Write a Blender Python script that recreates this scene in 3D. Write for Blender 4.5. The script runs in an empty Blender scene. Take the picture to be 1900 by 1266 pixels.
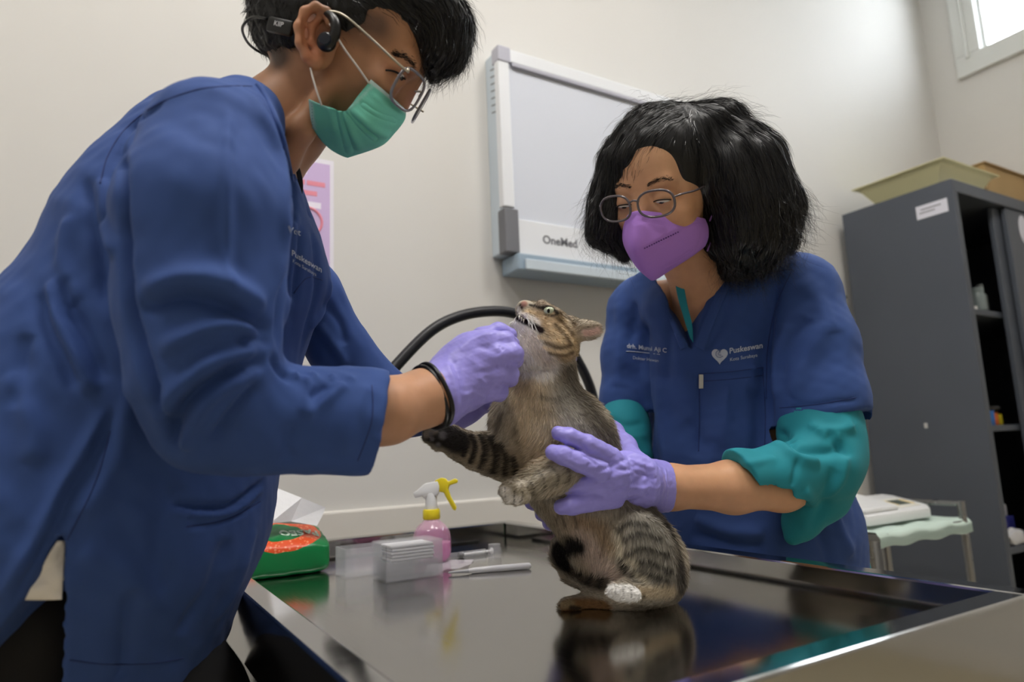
import bpy, bmesh, math, random
import numpy as np
from mathutils import Vector, Matrix
from mathutils.bvhtree import BVHTree
random.seed(7); rng = np.random.default_rng(7)
SC = bpy.context.scene
COL = SC.collection

# ---------------------------------------------------------------- camera
FPX = 1900 * 24 / 36.0
CAM = np.array([0.0, 0.0, 1.08])
def cam_axes(yaw, pitch, roll):
    f = np.array([math.sin(yaw)*math.cos(pitch), math.cos(yaw)*math.cos(pitch), math.sin(pitch)])
    r = np.array([math.cos(yaw), -math.sin(yaw), 0.0]); d = np.cross(f, r)
    c, s = math.cos(roll), math.sin(roll)
    return np.array([c*r + s*d, -s*r + c*d, f])
RC = cam_axes(math.radians(31.0866), math.radians(8.99), math.radians(2.339))
cam = bpy.data.cameras.new('camera'); camo = bpy.data.objects.new('camera', cam); COL.objects.link(camo)
cam.lens = 24; cam.sensor_width = 36; cam.clip_start = .02
M = Matrix.Identity(4)
for i in range(3):
    M[i][0] = RC[0][i]; M[i][1] = -RC[1][i]; M[i][2] = -RC[2][i]; M[i][3] = CAM[i]
camo.matrix_world = M
cam.dof.use_dof = True; cam.dof.focus_distance = .95; cam.dof.aperture_fstop = 3.5
SC.camera = camo

# ---------------------------------------------------------------- world, exposure
w = bpy.data.worlds.new('daylight'); SC.world = w; w.use_nodes = True
bg = w.node_tree.nodes['Background']; bg.inputs[0].default_value = (.86, .93, 1, 1); bg.inputs[1].default_value = 9.0
SC.view_settings.view_transform = 'Standard'; SC.view_settings.look = 'None'
SC.view_settings.exposure = 0.28; SC.view_settings.gamma = 1.0
SC.view_settings.use_curve_mapping = False

# ---------------------------------------------------------------- helpers
def srgb(r, g, b):
    f = lambda c: c/12.92 if c <= .04045 else ((c+.055)/1.055)**2.4
    return (f(r/255.), f(g/255.), f(b/255.), 1)
MATS = {}
def mat(name, col=(200, 200, 200), rough=.5, metal=0., bump=0., bscale=200., var=0., vscale=6., spec=.5, trans=0., ior=1.45,
        sheen=0., coat=0., aniso=0., emit=0., attr=None, sss=0., alpha=1., voron=False):
    if name in MATS: return MATS[name]
    m = bpy.data.materials.new(name); m.use_nodes = True; nt = m.node_tree; N = nt.nodes; L = nt.links
    b = N['Principled BSDF']
    c = srgb(*col)
    b.inputs['Base Color'].default_value = c; b.inputs['Roughness'].default_value = rough; b.inputs['Metallic'].default_value = metal
    b.inputs['Specular IOR Level'].default_value = spec; b.inputs['Transmission Weight'].default_value = trans; b.inputs['IOR'].default_value = ior
    b.inputs['Sheen Weight'].default_value = sheen; b.inputs['Coat Weight'].default_value = coat; b.inputs['Alpha'].default_value = alpha
    if sss: b.inputs['Subsurface Weight'].default_value = sss; b.inputs['Subsurface Radius'].default_value = (.012, .005, .003); b.inputs['Subsurface Scale'].default_value = 1.
    if emit: b.inputs['Emission Color'].default_value = c; b.inputs['Emission Strength'].default_value = emit
    tc = N.new('ShaderNodeTexCoord')
    src = None
    if attr:
        a = N.new('ShaderNodeAttribute'); a.attribute_name = attr; src = a.outputs['Color']
        L.new(src, b.inputs['Base Color'])
    if var:
        no = N.new('ShaderNodeTexNoise'); no.inputs['Scale'].default_value = vscale; no.inputs['Detail'].default_value = 6
        L.new(tc.outputs['Object'], no.inputs['Vector'])
        mr = N.new('ShaderNodeMapRange'); mr.inputs['From Min'].default_value = .3; mr.inputs['From Max'].default_value = .7
        mr.inputs['To Min'].default_value = 1-var; mr.inputs['To Max'].default_value = 1+var
        L.new(no.outputs['Fac'], mr.inputs['Value'])
        mx = N.new('ShaderNodeVectorMath'); mx.operation = 'SCALE'
        if src: L.new(src, mx.inputs[0])
        else: mx.inputs[0].default_value = c[:3]
        L.new(mr.outputs['Result'], mx.inputs['Scale']); L.new(mx.outputs['Vector'], b.inputs['Base Color'])
    if bump:
        if voron:
            nb = N.new('ShaderNodeTexVoronoi')
        else:
            nb = N.new('ShaderNodeTexNoise'); nb.inputs['Detail'].default_value = 4
        nb.inputs['Scale'].default_value = bscale
        L.new(tc.outputs['Object'], nb.inputs['Vector'])
        bp = N.new('ShaderNodeBump'); bp.inputs['Strength'].default_value = bump; bp.inputs['Distance'].default_value = .002
        L.new(nb.outputs[0], bp.inputs['Height']); L.new(bp.outputs['Normal'], b.inputs['Normal'])
    MATS[name] = m
    return m
def tag(o, label, cat, group=None, kind=None):
    if label: o['label'] = label
    if cat: o['category'] = cat
    if group: o['group'] = group
    if kind: o['kind'] = kind
    return o
def thing(name, label, cat, loc, group=None):
    o = bpy.data.objects.new(name, None); o.empty_display_size = .05; COL.objects.link(o); o.location = loc
    return tag(o, label, cat, group)
def wloc(o):
    l = np.array(o.location)
    return l if o.parent is None else l + wloc(o.parent)
class MB:
    def __init__(s): s.v = []; s.f = []
    def add(s, v, f):
        n = len(s.v); s.v += [tuple(map(float, p)) for p in v]; s.f += [tuple(i+n for i in q) for q in f]; return s
    def bm(s, b):
        b.verts.index_update(); s.add([v.co[:] for v in b.verts], [[v.index for v in q.verts] for q in b.faces]); b.free(); return s
    def box(s, lo, hi, bev=0., M=None, seg=2):
        b = bmesh.new(); bmesh.ops.create_cube(b, size=1)
        lo = np.array(lo, float); hi = np.array(hi, float)
        for v in b.verts: v.co = Vector((lo+hi)/2 + np.array(v.co)*(hi-lo))
        if bev: bmesh.ops.bevel(b, geom=list(b.edges), offset=bev, segments=seg, affect='EDGES', profile=.5)
        if M is not None: b.transform(M)
        return s.bm(b)
    def tube(s, path, r, n=10, caps=True, closed=False, flat=None):
        path = np.array(path, float); m = len(path); r = np.broadcast_to(np.array(r, float), (m,))
        T = np.gradient(path, axis=0) if not closed else np.roll(path, -1, 0)-np.roll(path, 1, 0)
        T /= np.linalg.norm(T, axis=1)[:, None]+1e-12
        a = np.array([0, 0, 1.]) if abs(T[0][2]) < .9 else np.array([1., 0, 0])
        u = np.cross(T[0], a); u /= np.linalg.norm(u); V = []; F = []
        for i in range(m):
            u = u - T[i]*(u@T[i]); u /= np.linalg.norm(u); w_ = np.cross(T[i], u)
            for k in range(n):
                t = 2*math.pi*k/n
                V.append(path[i] + r[i]*(math.cos(t)*u + math.sin(t)*w_))
        for i in range(m if closed else m-1):
            j = (i+1) % m
            for k in range(n): F.append((i*n+k, i*n+(k+1) % n, j*n+(k+1) % n, j*n+k))
        if caps and not closed: F.append(tuple(range(n))[::-1]); F.append(tuple((m-1)*n+k for k in range(n)))
        return s.add(V, F)
    def lathe(s, prof, c, n=32, caps=True):
        V = []; F = []; m = len(prof)
        for r, z in prof:
            for k in range(n): t = 2*math.pi*k/n; V.append((c[0]+r*math.cos(t), c[1]+r*math.sin(t), c[2]+z))
        for i in range(m-1):
            for k in range(n): F.append((i*n+k, i*n+(k+1) % n, (i+1)*n+(k+1) % n, (i+1)*n+k))
        if caps: F.append(tuple(range(n))[::-1]); F.append(tuple((m-1)*n+k for k in range(n)))
        return s.add(V, F)
    def prism(s, poly, o, ex, ey, en, th, bev=0.):
        """polygon (a,b) in plane o + a*ex + b*ey, extruded th along en"""
        o, ex, ey, en = map(lambda q: np.array(q, float), (o, ex, ey, en))
        b = bmesh.new()
        vs = [b.verts.new(Vector(o+a*ex+c*ey)) for a, c in poly]
        f = b.faces.new(vs); r = bmesh.ops.extrude_face_region(b, geom=[f])
        bmesh.ops.translate(b, vec=Vector(en*th), verts=[v for v in r['geom'] if isinstance(v, bmesh.types.BMVert)])
        if bev: bmesh.ops.bevel(b, geom=list(b.edges), offset=bev, segments=2, affect='EDGES', profile=.5)
        bmesh.ops.recalc_face_normals(b, faces=list(b.faces))
        return s.bm(b)
    def build(s, name, m, parent=None, smooth=False, label=None, cat=None, group=None, kind=None):
        me = bpy.data.meshes.new(name); v = np.array(s.v)
        if parent is not None: v = v - wloc(parent)
        me.from_pydata(v.tolist(), [], s.f); me.update()
        b = bmesh.new(); b.from_mesh(me); bmesh.ops.recalc_face_normals(b, faces=list(b.faces)); b.to_mesh(me); b.free()
        if smooth: me.polygons.foreach_set('use_smooth', [True]*len(me.polygons))
        me.materials.append(m)
        if smooth == 'auto': me.set_sharp_from_angle(angle=math.radians(40))
        o = bpy.data.objects.new(name, me); COL.objects.link(o); o.parent = parent
        return tag(o, label, cat, group, kind)
def one(name, mb, m, label, cat, group=None, smooth=False, kind=None):
    """single-mesh thing: origin moved to its base centre"""
    v = np.array(mb.v); c = np.array([(v[:, 0].min()+v[:, 0].max())/2, (v[:, 1].min()+v[:, 1].max())/2, v[:, 2].min()])
    mb.v = [tuple(p) for p in v-c]
    o = mb.build(name, m, None, smooth, label, cat, group, kind); o.location = c
    return o
def ray(u, v): return np.array([(u-950)/FPX, (v-633)/FPX, 1.0]) @ RC
def P(u, v, d): return CAM + d*ray(u, v)
def on(u, v, ax, val):
    q = ray(u, v); return CAM + (val-CAM[ax])/q[ax]*q
def proj(p):
    q = (np.asarray(p)-CAM) @ RC.T
    return np.stack([950+FPX*q[..., 0]/q[..., 2], 633+FPX*q[..., 1]/q[..., 2], q[..., 2]], -1)
def text_mesh(s, size, align='CENTER', bold=0.0, extrude=.0004):
    cu = bpy.data.curves.new('lettering', 'FONT'); cu.body = s; cu.size = size; cu.align_x = align; cu.align_y = 'CENTER'
    cu.extrude = extrude; cu.offset = bold; cu.resolution_u = 3
    o = bpy.data.objects.new('lettering', cu); COL.objects.link(o)
    dg = bpy.context.evaluated_depsgraph_get(); dg.update()
    me = bpy.data.meshes.new_from_object(o.evaluated_get(dg)); bpy.data.objects.remove(o)
    v = np.array([q.co[:] for q in me.vertices]) if len(me.vertices) else np.zeros((0, 3)); f = [tuple(p.vertices) for p in me.polygons]
    bpy.data.meshes.remove(me)
    return v, f
def text_on(name, s, size, o, ex, ey, en, m, parent, align='CENTER', bold=0., label=None, lift=.0006):
    v, f = text_mesh(s, size, align, bold)
    o, ex, ey, en = (np.array(q, float) for q in (o, ex, ey, en))
    mb = MB(); mb.add([o + p[0]*ex + p[1]*ey + (p[2]+lift)*en for p in v], f)
    return mb.build(name, m, parent, label=label)
X_, Y_, Z_ = np.eye(3)

# ---------------------------------------------------------------- room
WY = 1.62; WX = 3.48; LX = -2.6; FY = -2.6; HZ = 3.55
m_wall = mat('cream_wall_paint', (211, 209, 205), .55, var=.02, vscale=1.5, bump=.05, bscale=60, spec=.3)
m_ceil = mat('ceiling_paint', (232, 230, 224), .8)
m_floor = mat('floor_tile', (190, 178, 150), .35, var=.06, vscale=4)
def struct(name, mb, m, parent=None):
    o = mb.build(name, m, parent)
    if parent is None: o['kind'] = 'structure'
    return o
struct('floor', MB().box((LX-.1, FY-.1, -.1), (WX+.1, WY+.1, 0)), m_floor)
struct('ceiling', MB().box((LX-.1, FY-.1, HZ), (WX+.1, WY+.1, HZ+.1)), m_ceil)
struct('wall_back', MB().box((LX-.1, WY, 0), (WX+.1, WY+.1, HZ)), m_wall)
struct('wall_left', MB().box((LX-.1, FY, 0), (LX, WY, HZ)), m_wall)
struct('wall_front', MB().box((LX-.1, FY-.1, 0), (WX+.1, FY, HZ)), m_wall)
# right wall with a high window opening
wy0, wy1, wz0, wz1 = .05, 1.376, 2.847, 3.42
struct('wall_right', MB().box((WX, FY, 0), (WX+.14, WY, wz0-.05)).box((WX, FY, wz1+.05), (WX+.14, WY, HZ))
       .box((WX, FY, wz0-.05), (WX+.14, wy0-.05, wz1+.05)).box((WX, wy1+.05, wz0-.05), (WX+.14, WY, wz1+.05)), m_wall)
m_alu = mat('white_window_frame', (215, 217, 214), .35)
fr = MB()
for a, b in (((wy0-.11, wz0-.10), (wy1+.11, wz0)), ((wy0-.11, wz1), (wy1+.11, wz1+.10)), ((wy0-.11, wz0), (wy0, wz1)), ((wy1, wz0), (wy1+.11, wz1))):
    fr.box((WX-.025, a[0], a[1]), (WX+.03, b[0], b[1]), .004)
win = struct('window_1', fr, m_alu)
sash = MB()
for a, b in (((wy0, wz0), (wy1, wz0+.012)), ((wy0, wz1-.012), (wy1, wz1)), ((wy0, wz0), (wy0+.012, wz1)), ((wy1-.012, wz0), (wy1, wz1))):
    sash.box((WX+.02, a[0], a[1]), (WX+.045, b[0], b[1]), .002)
sash.build('sash', m_alu, win)
mt = MB(); mt.tube([(WX-.03, wy1+.055, wz0-.02), (WX-.03, wy1+.055, wz1+.05)], .008, 8); mt.build('moulding', m_alu, win)
MB().box((WX+.03, wy0+.01, wz0+.01), (WX+.034, wy1-.01, wz1-.01)).build('pane', mat('window_glass', (255, 255, 255), .02, trans=1., ior=1.02), win)
# ledge running along the back wall
m_ledge = mat('cream_ledge_paint', (216, 212, 205), .5, spec=.3)
struct('trim_1', MB().box((LX, WY-.016, .80), (2.5, WY, .955), .006), m_ledge)
struct('baseboard_back', MB().box((LX, WY-.012, 0), (WX, WY, .1), .003), m_ledge)
struct('baseboard_right', MB().box((WX-.012, FY, 0), (WX, WY-.013, .1), .003), m_ledge)

# ---------------------------------------------------------------- ceiling lamps
m_lampframe = mat('lamp_frame_white', (235, 235, 235), .4)
def ceiling_lamp(x, y, label, st, sx=.3, sy=.3):
    t = thing('ceiling_light', label, 'ceiling light', (x, y, HZ-.03), 'ceiling panels')
    f = MB()
    for a, b in (((-sx, -sy), (sx, -sy+.02)), ((-sx, sy-.02), (sx, sy)), ((-sx, -sy+.02), (-sx+.02, sy-.02)), ((sx-.02, -sy+.02), (sx, sy-.02))):
        f.box((x+a[0], y+a[1], HZ-.03), (x+b[0], y+b[1], HZ), .002)
    f.build('frame', m_lampframe, t)
    MB().box((x-sx+.02, y-sy+.02, HZ-.022), (x+sx-.02, y+sy-.02, HZ-.012)).build('diffuser', mat('lamp_diffuser_%d' % int(st*10), (255, 251, 246), .5, emit=st), t)
ceiling_lamp(1.4, .05, 'square ceiling light panel over the examination table end', 24)
ceiling_lamp(.3, .35, 'square ceiling light panel above the photographer', 24)
ceiling_lamp(-1.1, .1, 'square ceiling light panel nearest the left wall', 24)
# ================================================================ furniture and props
TZ = .875; RZ = .912
TX0, TX1, TY0, TY1 = .165, .85, .36, 1.455
def steel(name, col, rough, sc=(300, 6, 6)):
    m = mat(name, col, rough, metal=1.)
    nt = m.node_tree; N = nt.nodes; L = nt.links; b = N['Principled BSDF']
    tc = N.new('ShaderNodeTexCoord'); mp = N.new('ShaderNodeMapping'); mp.inputs['Scale'].default_value = sc
    no = N.new('ShaderNodeTexNoise'); no.inputs['Scale'].default_value = 3; no.inputs['Detail'].default_value = 5
    L.new(tc.outputs['Object'], mp.inputs[0]); L.new(mp.outputs[0], no.inputs['Vector'])
    mr = N.new('ShaderNodeMapRange'); mr.inputs['To Min'].default_value = rough*.6; mr.inputs['To Max'].default_value = rough*1.5
    L.new(no.outputs['Fac'], mr.inputs['Value']); L.new(mr.outputs['Result'], b.inputs['Roughness'])
    bp = N.new('ShaderNodeBump'); bp.inputs['Strength'].default_value = .035; bp.inputs['Distance'].default_value = .001
    L.new(no.outputs['Fac'], bp.inputs['Height']); L.new(bp.outputs['Normal'], b.inputs['Normal'])
    return m
m_steel = steel('brushed_table_steel', (176, 174, 170), .13)
m_steel2 = steel('polished_rim_steel', (185, 184, 182), .10, (8, 8, 8))
m_steeld = steel('frame_steel', (150, 150, 150), .28, (8, 8, 8))
tb = thing('examination_table', 'stainless steel veterinary examination table with raised rim', 'table', ((TX0+TX1)/2, (TY0+TY1)/2, 0))
fl = .032   # flange width
MB().box((TX0+.004, TY0+.004, TZ-.018), (TX1-.004, TY1-.004, TZ-.006)).build('tray_floor', m_steel, tb)
MB().box((TX0+.05, TY0+.075, TZ-.006), (TX1-.085, TY1-.06, TZ), .002).build('table_plate', m_steel, tb)
for (a, b) in (((TX0, TY0), (TX0+fl, TY1)), ((TX1-fl, TY0), (TX1, TY1)), ((TX0+fl, TY0), (TX1-fl, TY0+fl)), ((TX0+fl, TY1-fl), (TX1-fl, TY1))):
    MB().box((a[0], a[1], RZ-.085), (b[0], b[1], RZ), .003).build('rim', m_steel2, tb)
for (a, b) in (((TX0, TY0), (TX0+.03, TY1)), ((TX1-.03, TY0), (TX1, TY1)), ((TX0+.03, TY0), (TX1-.03, TY0+.03)), ((TX0+.03, TY1-.03), (TX1-.03, TY1))):
    MB().box((a[0]+.01, a[1]+.01, RZ-.135), (b[0]+.01 if a[0] < .5 and b[0] < .5 else b[0]-.01, b[1]-.01, RZ-.085), .003).build('frame_rail', m_steeld, tb)
for x in (TX0+.05, TX1-.05):
    for y in (TY0+.06, TY1-.06):
        MB().tube([(x, y, RZ-.09), (x, y, .02)], .02, 16).tube([(x, y, .03), (x, y, 0)], .026, 16).build('leg', m_steeld, tb, smooth='auto')

# ---- film viewer on the wall
BD = .075; fy = WY-BD
tl = on(921, 86, 1, fy); bl = on(938, 468, 1, fy); tr = on(1240, 186, 1, fy)
x0, z1, z0 = tl[0], tl[2], bl[2]; x1 = x0 + .98
m_white = mat('white_lacquer', (226, 228, 232), .35); m_vsc = mat('viewer_screen_acrylic', (212, 216, 226), .12, coat=.3)
m_pale = mat('pale_blue_housing', (196, 207, 216), .4); m_gcap = mat('grey_corner_cap', (112, 113, 118), .5); m_gcap2 = mat('silver_corner_cap', (178, 178, 190), .3)
m_ink = mat('grey_ink', (105, 105, 112), .6)
vb = thing('film_viewer', 'white wall-mounted x-ray film viewer with grey corner caps', 'film viewer', ((x0+x1)/2, WY-BD/2, z0-.05))
MB().box((x0+.003, fy+.006, z0+.003), (x1-.003, WY, z1-.003), .004).build('housing', m_pale, vb)
MB().box((x0+.03, fy+.003, z0+.10), (x1-.03, fy+.012, z1-.03)).build('screen', m_vsc, vb)
MB().box((x0+.0, fy-.006, z0+.13), (x0+.036, fy+.02, z1-.042), .003).build('side_bar', m_white, vb)
MB().box((x1-.036, fy-.006, z0+.13), (x1, fy+.02, z1-.042), .003).build('side_bar', m_white, vb)
MB().box((x0+.04, fy-.006, z1-.04), (x1-.04, fy+.02, z1), .003).build('top_bar', m_white, vb)
MB().box((x0+.046, fy-.008, z1-.052), (x1-.04, fy+.004, z1-.041), .002).build('film_grip', m_gcap2, vb)
MB().box((x0+.045, fy-.003, z0+.0), (x1-.045, fy+.02, z0+.10), .002).build('control_panel', m_white, vb)
for xx in (x0, x1-.045):
    MB().box((xx, fy-.009, z0), (xx+.045, fy+.03, z0+.125), .003).build('corner_cap', m_gcap, vb)
    MB().box((xx-.001, fy-.009, z1-.045), (xx+.041, fy+.03, z1+.002), .003).build('corner_cap', m_gcap2, vb)
ledge = MB().box((x0+.03, fy-.02, z0-.05), (x1-.03, WY-.005, z0-.003), .004).build('film_ledge', mat('ledge_blue_grey', (150, 168, 184), .35), vb)
MB().box((x0+.05, fy-.03, z0-.05), (x1-.05, fy-.02, z0-.02), .003).build('ledge_lip', m_pale, ledge)
for k in range(7):
    z = z1-.055-k*.022
    MB().prism([(-.012, -.004), (.012, .002), (.012, .006), (-.012, 0)], (x0+.0025, WY-.042, z), Y_, Z_, X_, .002).build('vent_slot', m_gcap, vb)
text_on('lettering', 'OneMed', .034, (x0+.185, fy-.003, z0+.05), X_, Z_, -Y_, m_ink, vb, bold=.0006)

# ---- poster on the wall
pr = on(619, 300, 1, WY); pb = on(620.5, 521, 1, WY); px1 = pr[0]; pz1 = pr[2]; pz0 = pb[2]; px0 = px1-.222
m_paper = mat('poster_white_margin', (226, 222, 232), .6); m_lil = mat('poster_lilac', (200, 176, 216), .6)
m_red = mat('poster_red_print', (226, 140, 158), .6); m_wp = mat('poster_white_print', (232, 226, 240), .6); m_gp = mat('poster_grey_print', (120, 120, 140), .6)
po = thing('poster', 'lilac notice poster with a red prohibition sign taped to the wall', 'poster', ((px0+px1)/2, WY, pz0))
MB().box((px0, WY-.0015, pz0), (px1, WY-.0002, pz1)).build('sheet', m_paper, po)
MB().box((px0+.01, WY-.0022, pz0+.012), (px1-.01, WY-.0012, pz1-.012)).build('print_field', m_lil, po)
def bars(spec, m, yy=WY-.0028):
    for (z, h, xs) in spec:
        for a, b in xs:
            MB().box((px0+a, yy, pz0+z-h), (px0+b, yy+.0008, pz0+z)).build('print_line', m, po)
H = pz1-pz0
bars([(H-.035, .011, ((.03, .055), (.06, .10), (.105, .155)))], m_wp)
bars([(H-.062, .012, ((.03, .10), (.108, .15), (.155, .2))), (H-.088, .012, ((.06, .11), (.118, .18)))], m_red)
bars([(H-.116, .016, ((.04, .085), (.092, .13), (.136, .19)))], m_wp)
bars([(.075, .008, ((.03, .1), (.108, .19))), (.056, .008, ((.05, .12), (.128, .18)))], m_wp)
cx, cz = px0+.158, pz0+.143
a = np.linspace(0, 2*math.pi, 40, endpoint=False)
MB().tube([(cx+.034*math.cos(t), WY-.0025, cz+.034*math.sin(t)) for t in a], .0033, 6, closed=True).build('prohibition_ring', m_red, po)
MB().tube([(cx-.024, WY-.0028, cz+.024), (cx+.024, WY-.0028, cz-.024)], .0025, 6).build('prohibition_bar', m_red, po)
MB().prism([(-.012, -.02), (-.004, -.024), (.004, -.018), (.012, -.022), (.012, 0), (.006, .008), (.008, .018), (0, .024), (-.009, .017), (-.004, .006), (-.012, -.002)], (cx-.002, WY-.003, cz), X_, Z_, Y_, .0008).build('pictogram', m_gp, po)

# ---- gooseneck lamp stand behind the cat (floor standing)
m_blk = mat('black_rubber', (26, 27, 32), .42, bump=.1, bscale=400); m_blk2 = mat('black_plastic', (16, 16, 18), .35)
gd = 1.60
gp = [(668, 790, gd), (700, 724, gd), (745, 668, gd), (800, 614, gd), (850, 588, gd), (905, 578, gd), (955, 582, gd), (1010, 604, gd), (1050, 637, gd), (1076, 677, gd), (1094, 716, gd), (1104, 752, gd)]
gp = np.array([P(q[0], q[1], 1.585-.30*max(0, (1104-q[0])/436.)) for q in gp])
def spline(p, n):
    p = np.asarray(p, float); m = len(p); t = np.linspace(0, m-1, n); out = []
    for x in t:
        i = min(int(x), m-2); f = x-i
        a, b, c, d = p[max(i-1, 0)], p[i], p[i+1], p[min(i+2, m-1)]
        out.append(.5*((2*b)+(-a+c)*f+(2*a-5*b+4*c-d)*f*f+(-a+3*b-3*c+d)*f**3))
    return np.array(out)
base = gp[-1].copy()
gl = thing('gooseneck_lamp', 'black bendable gooseneck lamp arching behind the cat', 'lamp', (base[0], base[1], 0))
MB().tube(spline(gp, 60), .0115, 14).build('gooseneck', m_blk, gl, smooth='auto')
MB().tube([base+(0, 0, .006), base+(0, 0, -.012)], .016, 16).build('collar', m_blk2, gl, smooth='auto')
MB().tube([base+(0, 0, -.012), base+(0, 0, -.05)], .022, 20).tube([base+(0, 0, -.035), base+(.05, -.02, -.035)], .011, 12).build('clamp', m_blk2, gl, smooth='auto')
MB().tube([base+(0, 0, -.05), (base[0], base[1], .03)], .011, 14).build('pole', m_steeld, gl, smooth='auto')
MB().lathe([(.001, .035), (.03, .033), (.1, .022), (.12, .008), (.12, 0)], (base[0], base[1], 0), 32).build('base', m_blk2, gl, smooth='auto')
hd = gp[0]; dr = gp[0]-gp[1]; dr /= np.linalg.norm(dr)
MB().tube([hd-dr*.01, hd+dr*.02, hd+dr*.035, hd+dr*.07, hd+dr*.085], [.012, .014, .03, .034, .034], 20).build('lamp_head', m_blk2, gl, smooth='auto')

# ---- soft pack of tissues
def node_mat(name, fn, rough=.4, **k):
    m = mat(name, (255, 255, 255), rough, **k); nt = m.node_tree; fn(nt, nt.nodes, nt.links, nt.nodes['Principled BSDF']); return m
def tissue_nodes(nt, N, L, b):
    tc = N.new('ShaderNodeTexCoord'); sp = N.new('ShaderNodeSeparateXYZ'); L.new(tc.outputs['Object'], sp.inputs[0])
    def mth(op, a, c=None):
        n = N.new('ShaderNodeMath'); n.operation = op
        for i, q in enumerate((a, c)):
            if q is None: continue
            if isinstance(q, (int, float)): n.inputs[i].default_value = q
            else: L.new(q, n.inputs[i])
        return n.outputs[0]
    # arc band: distance in (x, z - y*.6) space from a centre above the front face
    s = mth('SUBTRACT', sp.outputs['Z'], mth('MULTIPLY', sp.outputs['Y'], -.75))
    dx = mth('MULTIPLY', mth('SUBTRACT', sp.outputs['X'], .015), .85); dz = mth('SUBTRACT', s, .068)
    r = mth('SQRT', mth('ADD', mth('MULTIPLY', dx, dx), mth('MULTIPLY', dz, dz)))
    band = mth('MULTIPLY', mth('GREATER_THAN', r, .037), mth('LESS_THAN', r, .066))
    vo = N.new('ShaderNodeTexVoronoi'); vo.inputs['Scale'].default_value = 160; L.new(tc.outputs['Object'], vo.inputs['Vector'])
    fleck = mth('MULTIPLY', mth('LESS_THAN', vo.outputs['Distance'], .33), .7)
    m1 = N.new('ShaderNodeMix'); m1.data_type = 'RGBA'; L.new(fleck, m1.inputs[0]); m1.inputs[6].default_value = srgb(222, 84, 42); m1.inputs[7].default_value = srgb(240, 160, 120)
    m2 = N.new('ShaderNodeMix'); m2.data_type = 'RGBA'; L.new(band, m2.inputs[0]); m2.inputs[6].default_value = srgb(10, 118, 62); L.new(m1.outputs[2], m2.inputs[7])
    L.new(m2.outputs[2], b.inputs['Base Color'])
m_tis = node_mat('printed_green_wrapper', tissue_nodes, .32, bump=.25, bscale=45)
tc_ = np.array([.268, 1.322, TZ]); tw, td, th = .2, .11, .072
tp = thing('tissue_pack', 'green and orange soft pack of tissues on the steel table', 'tissue pack', tc_)
b = bmesh.new(); bmesh.ops.create_cube(b, size=1); bmesh.ops.subdivide_edges(b, edges=list(b.edges), cuts=11, use_grid_fill=True)
for v in b.verts:
    x, y, z = v.co
    fx = 1-.05*(2*z)**2; nx, ny, nz = x*2, y*2, z*2
    k = max(abs(nx), abs(ny), abs(nz)); l8 = (abs(nx)**7+abs(ny)**7+abs(nz)**7)**(1/7.)
    q = np.array([nx, ny, nz])/l8*k/2
    wob = .0018*math.sin(31*q[0]+9*q[2])+.0012*math.sin(47*q[1]+20*q[0])
    v.co = Vector((tc_[0]+q[0]*tw, tc_[1]+q[1]*td*fx+(wob if abs(ny) > .9 else 0), tc_[2]+(q[2]+.5)*th*(1+.06*(1-nx*nx)*(1 if z > 0 else 0))*(.98+.22*ny)+(wob if z > .4 else 0)))
wrp = MB().bm(b); wtree = BVHTree.FromPolygons(wrp.v, wrp.f); wrp.build('wrapper', m_tis, tp, smooth=True)
m_tw = mat('white_tissue', (244, 244, 246), .9, bump=.2, bscale=120); m_wpr = mat('white_wrapper_print', (190, 214, 196), .5)
# tissue sheet: folded fan
base_ = [P(512, 975, 1.225), P(585, 976, 1.225)]
sh = [P(500, 972, 1.21), P(514, 906, 1.255), P(560, 924, 1.25), P(604, 942, 1.25), P(598, 958, 1.24), P(588, 976, 1.23)]
def sheet(front, off, th_):
    f = np.array(front); g = f+off; n = len(f); mb = MB()
    mb.add(list(f)+list(g), [(i, i+1, n+i+1, n+i) for i in range(n-1)])
    return mb
ts = MB(); A, B, Cc, D, E2, F2 = sh
mid = P(540, 968, 1.235); bk = np.array([.0, .028, 0])
ts.add([A, B, F2, mid, Cc, D, E2, A+bk, B+bk*.2, D+bk*.3, F2+bk],
       [(0, 1, 4), (0, 4, 3), (3, 4, 5), (3, 5, 6), (3, 6, 2), (7, 8, 9), (7, 9, 10), (1, 8, 4), (4, 8, 9), (4, 9, 5), (0, 7, 1), (1, 7, 8), (2, 6, 10), (6, 5, 9), (6, 9, 10)])
ts.build('tissue', m_tw, tp)
fn_y = tc_[1]-td/2-.0005
tv, tf = text_mesh('PASEO', .024, 'CENTER', .0008, 0.); tmb = MB(); tmb.add([np.array(wtree.ray_cast(Vector((tc_[0]+.050-p[0], tc_[1]-.012-p[1]*1.25, TZ+.2)), Vector((0, 0, -1)))[0])+(0, -.0004, .0009) for p in tv], tf); tmb.build('lettering', m_wpr, tp)

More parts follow.
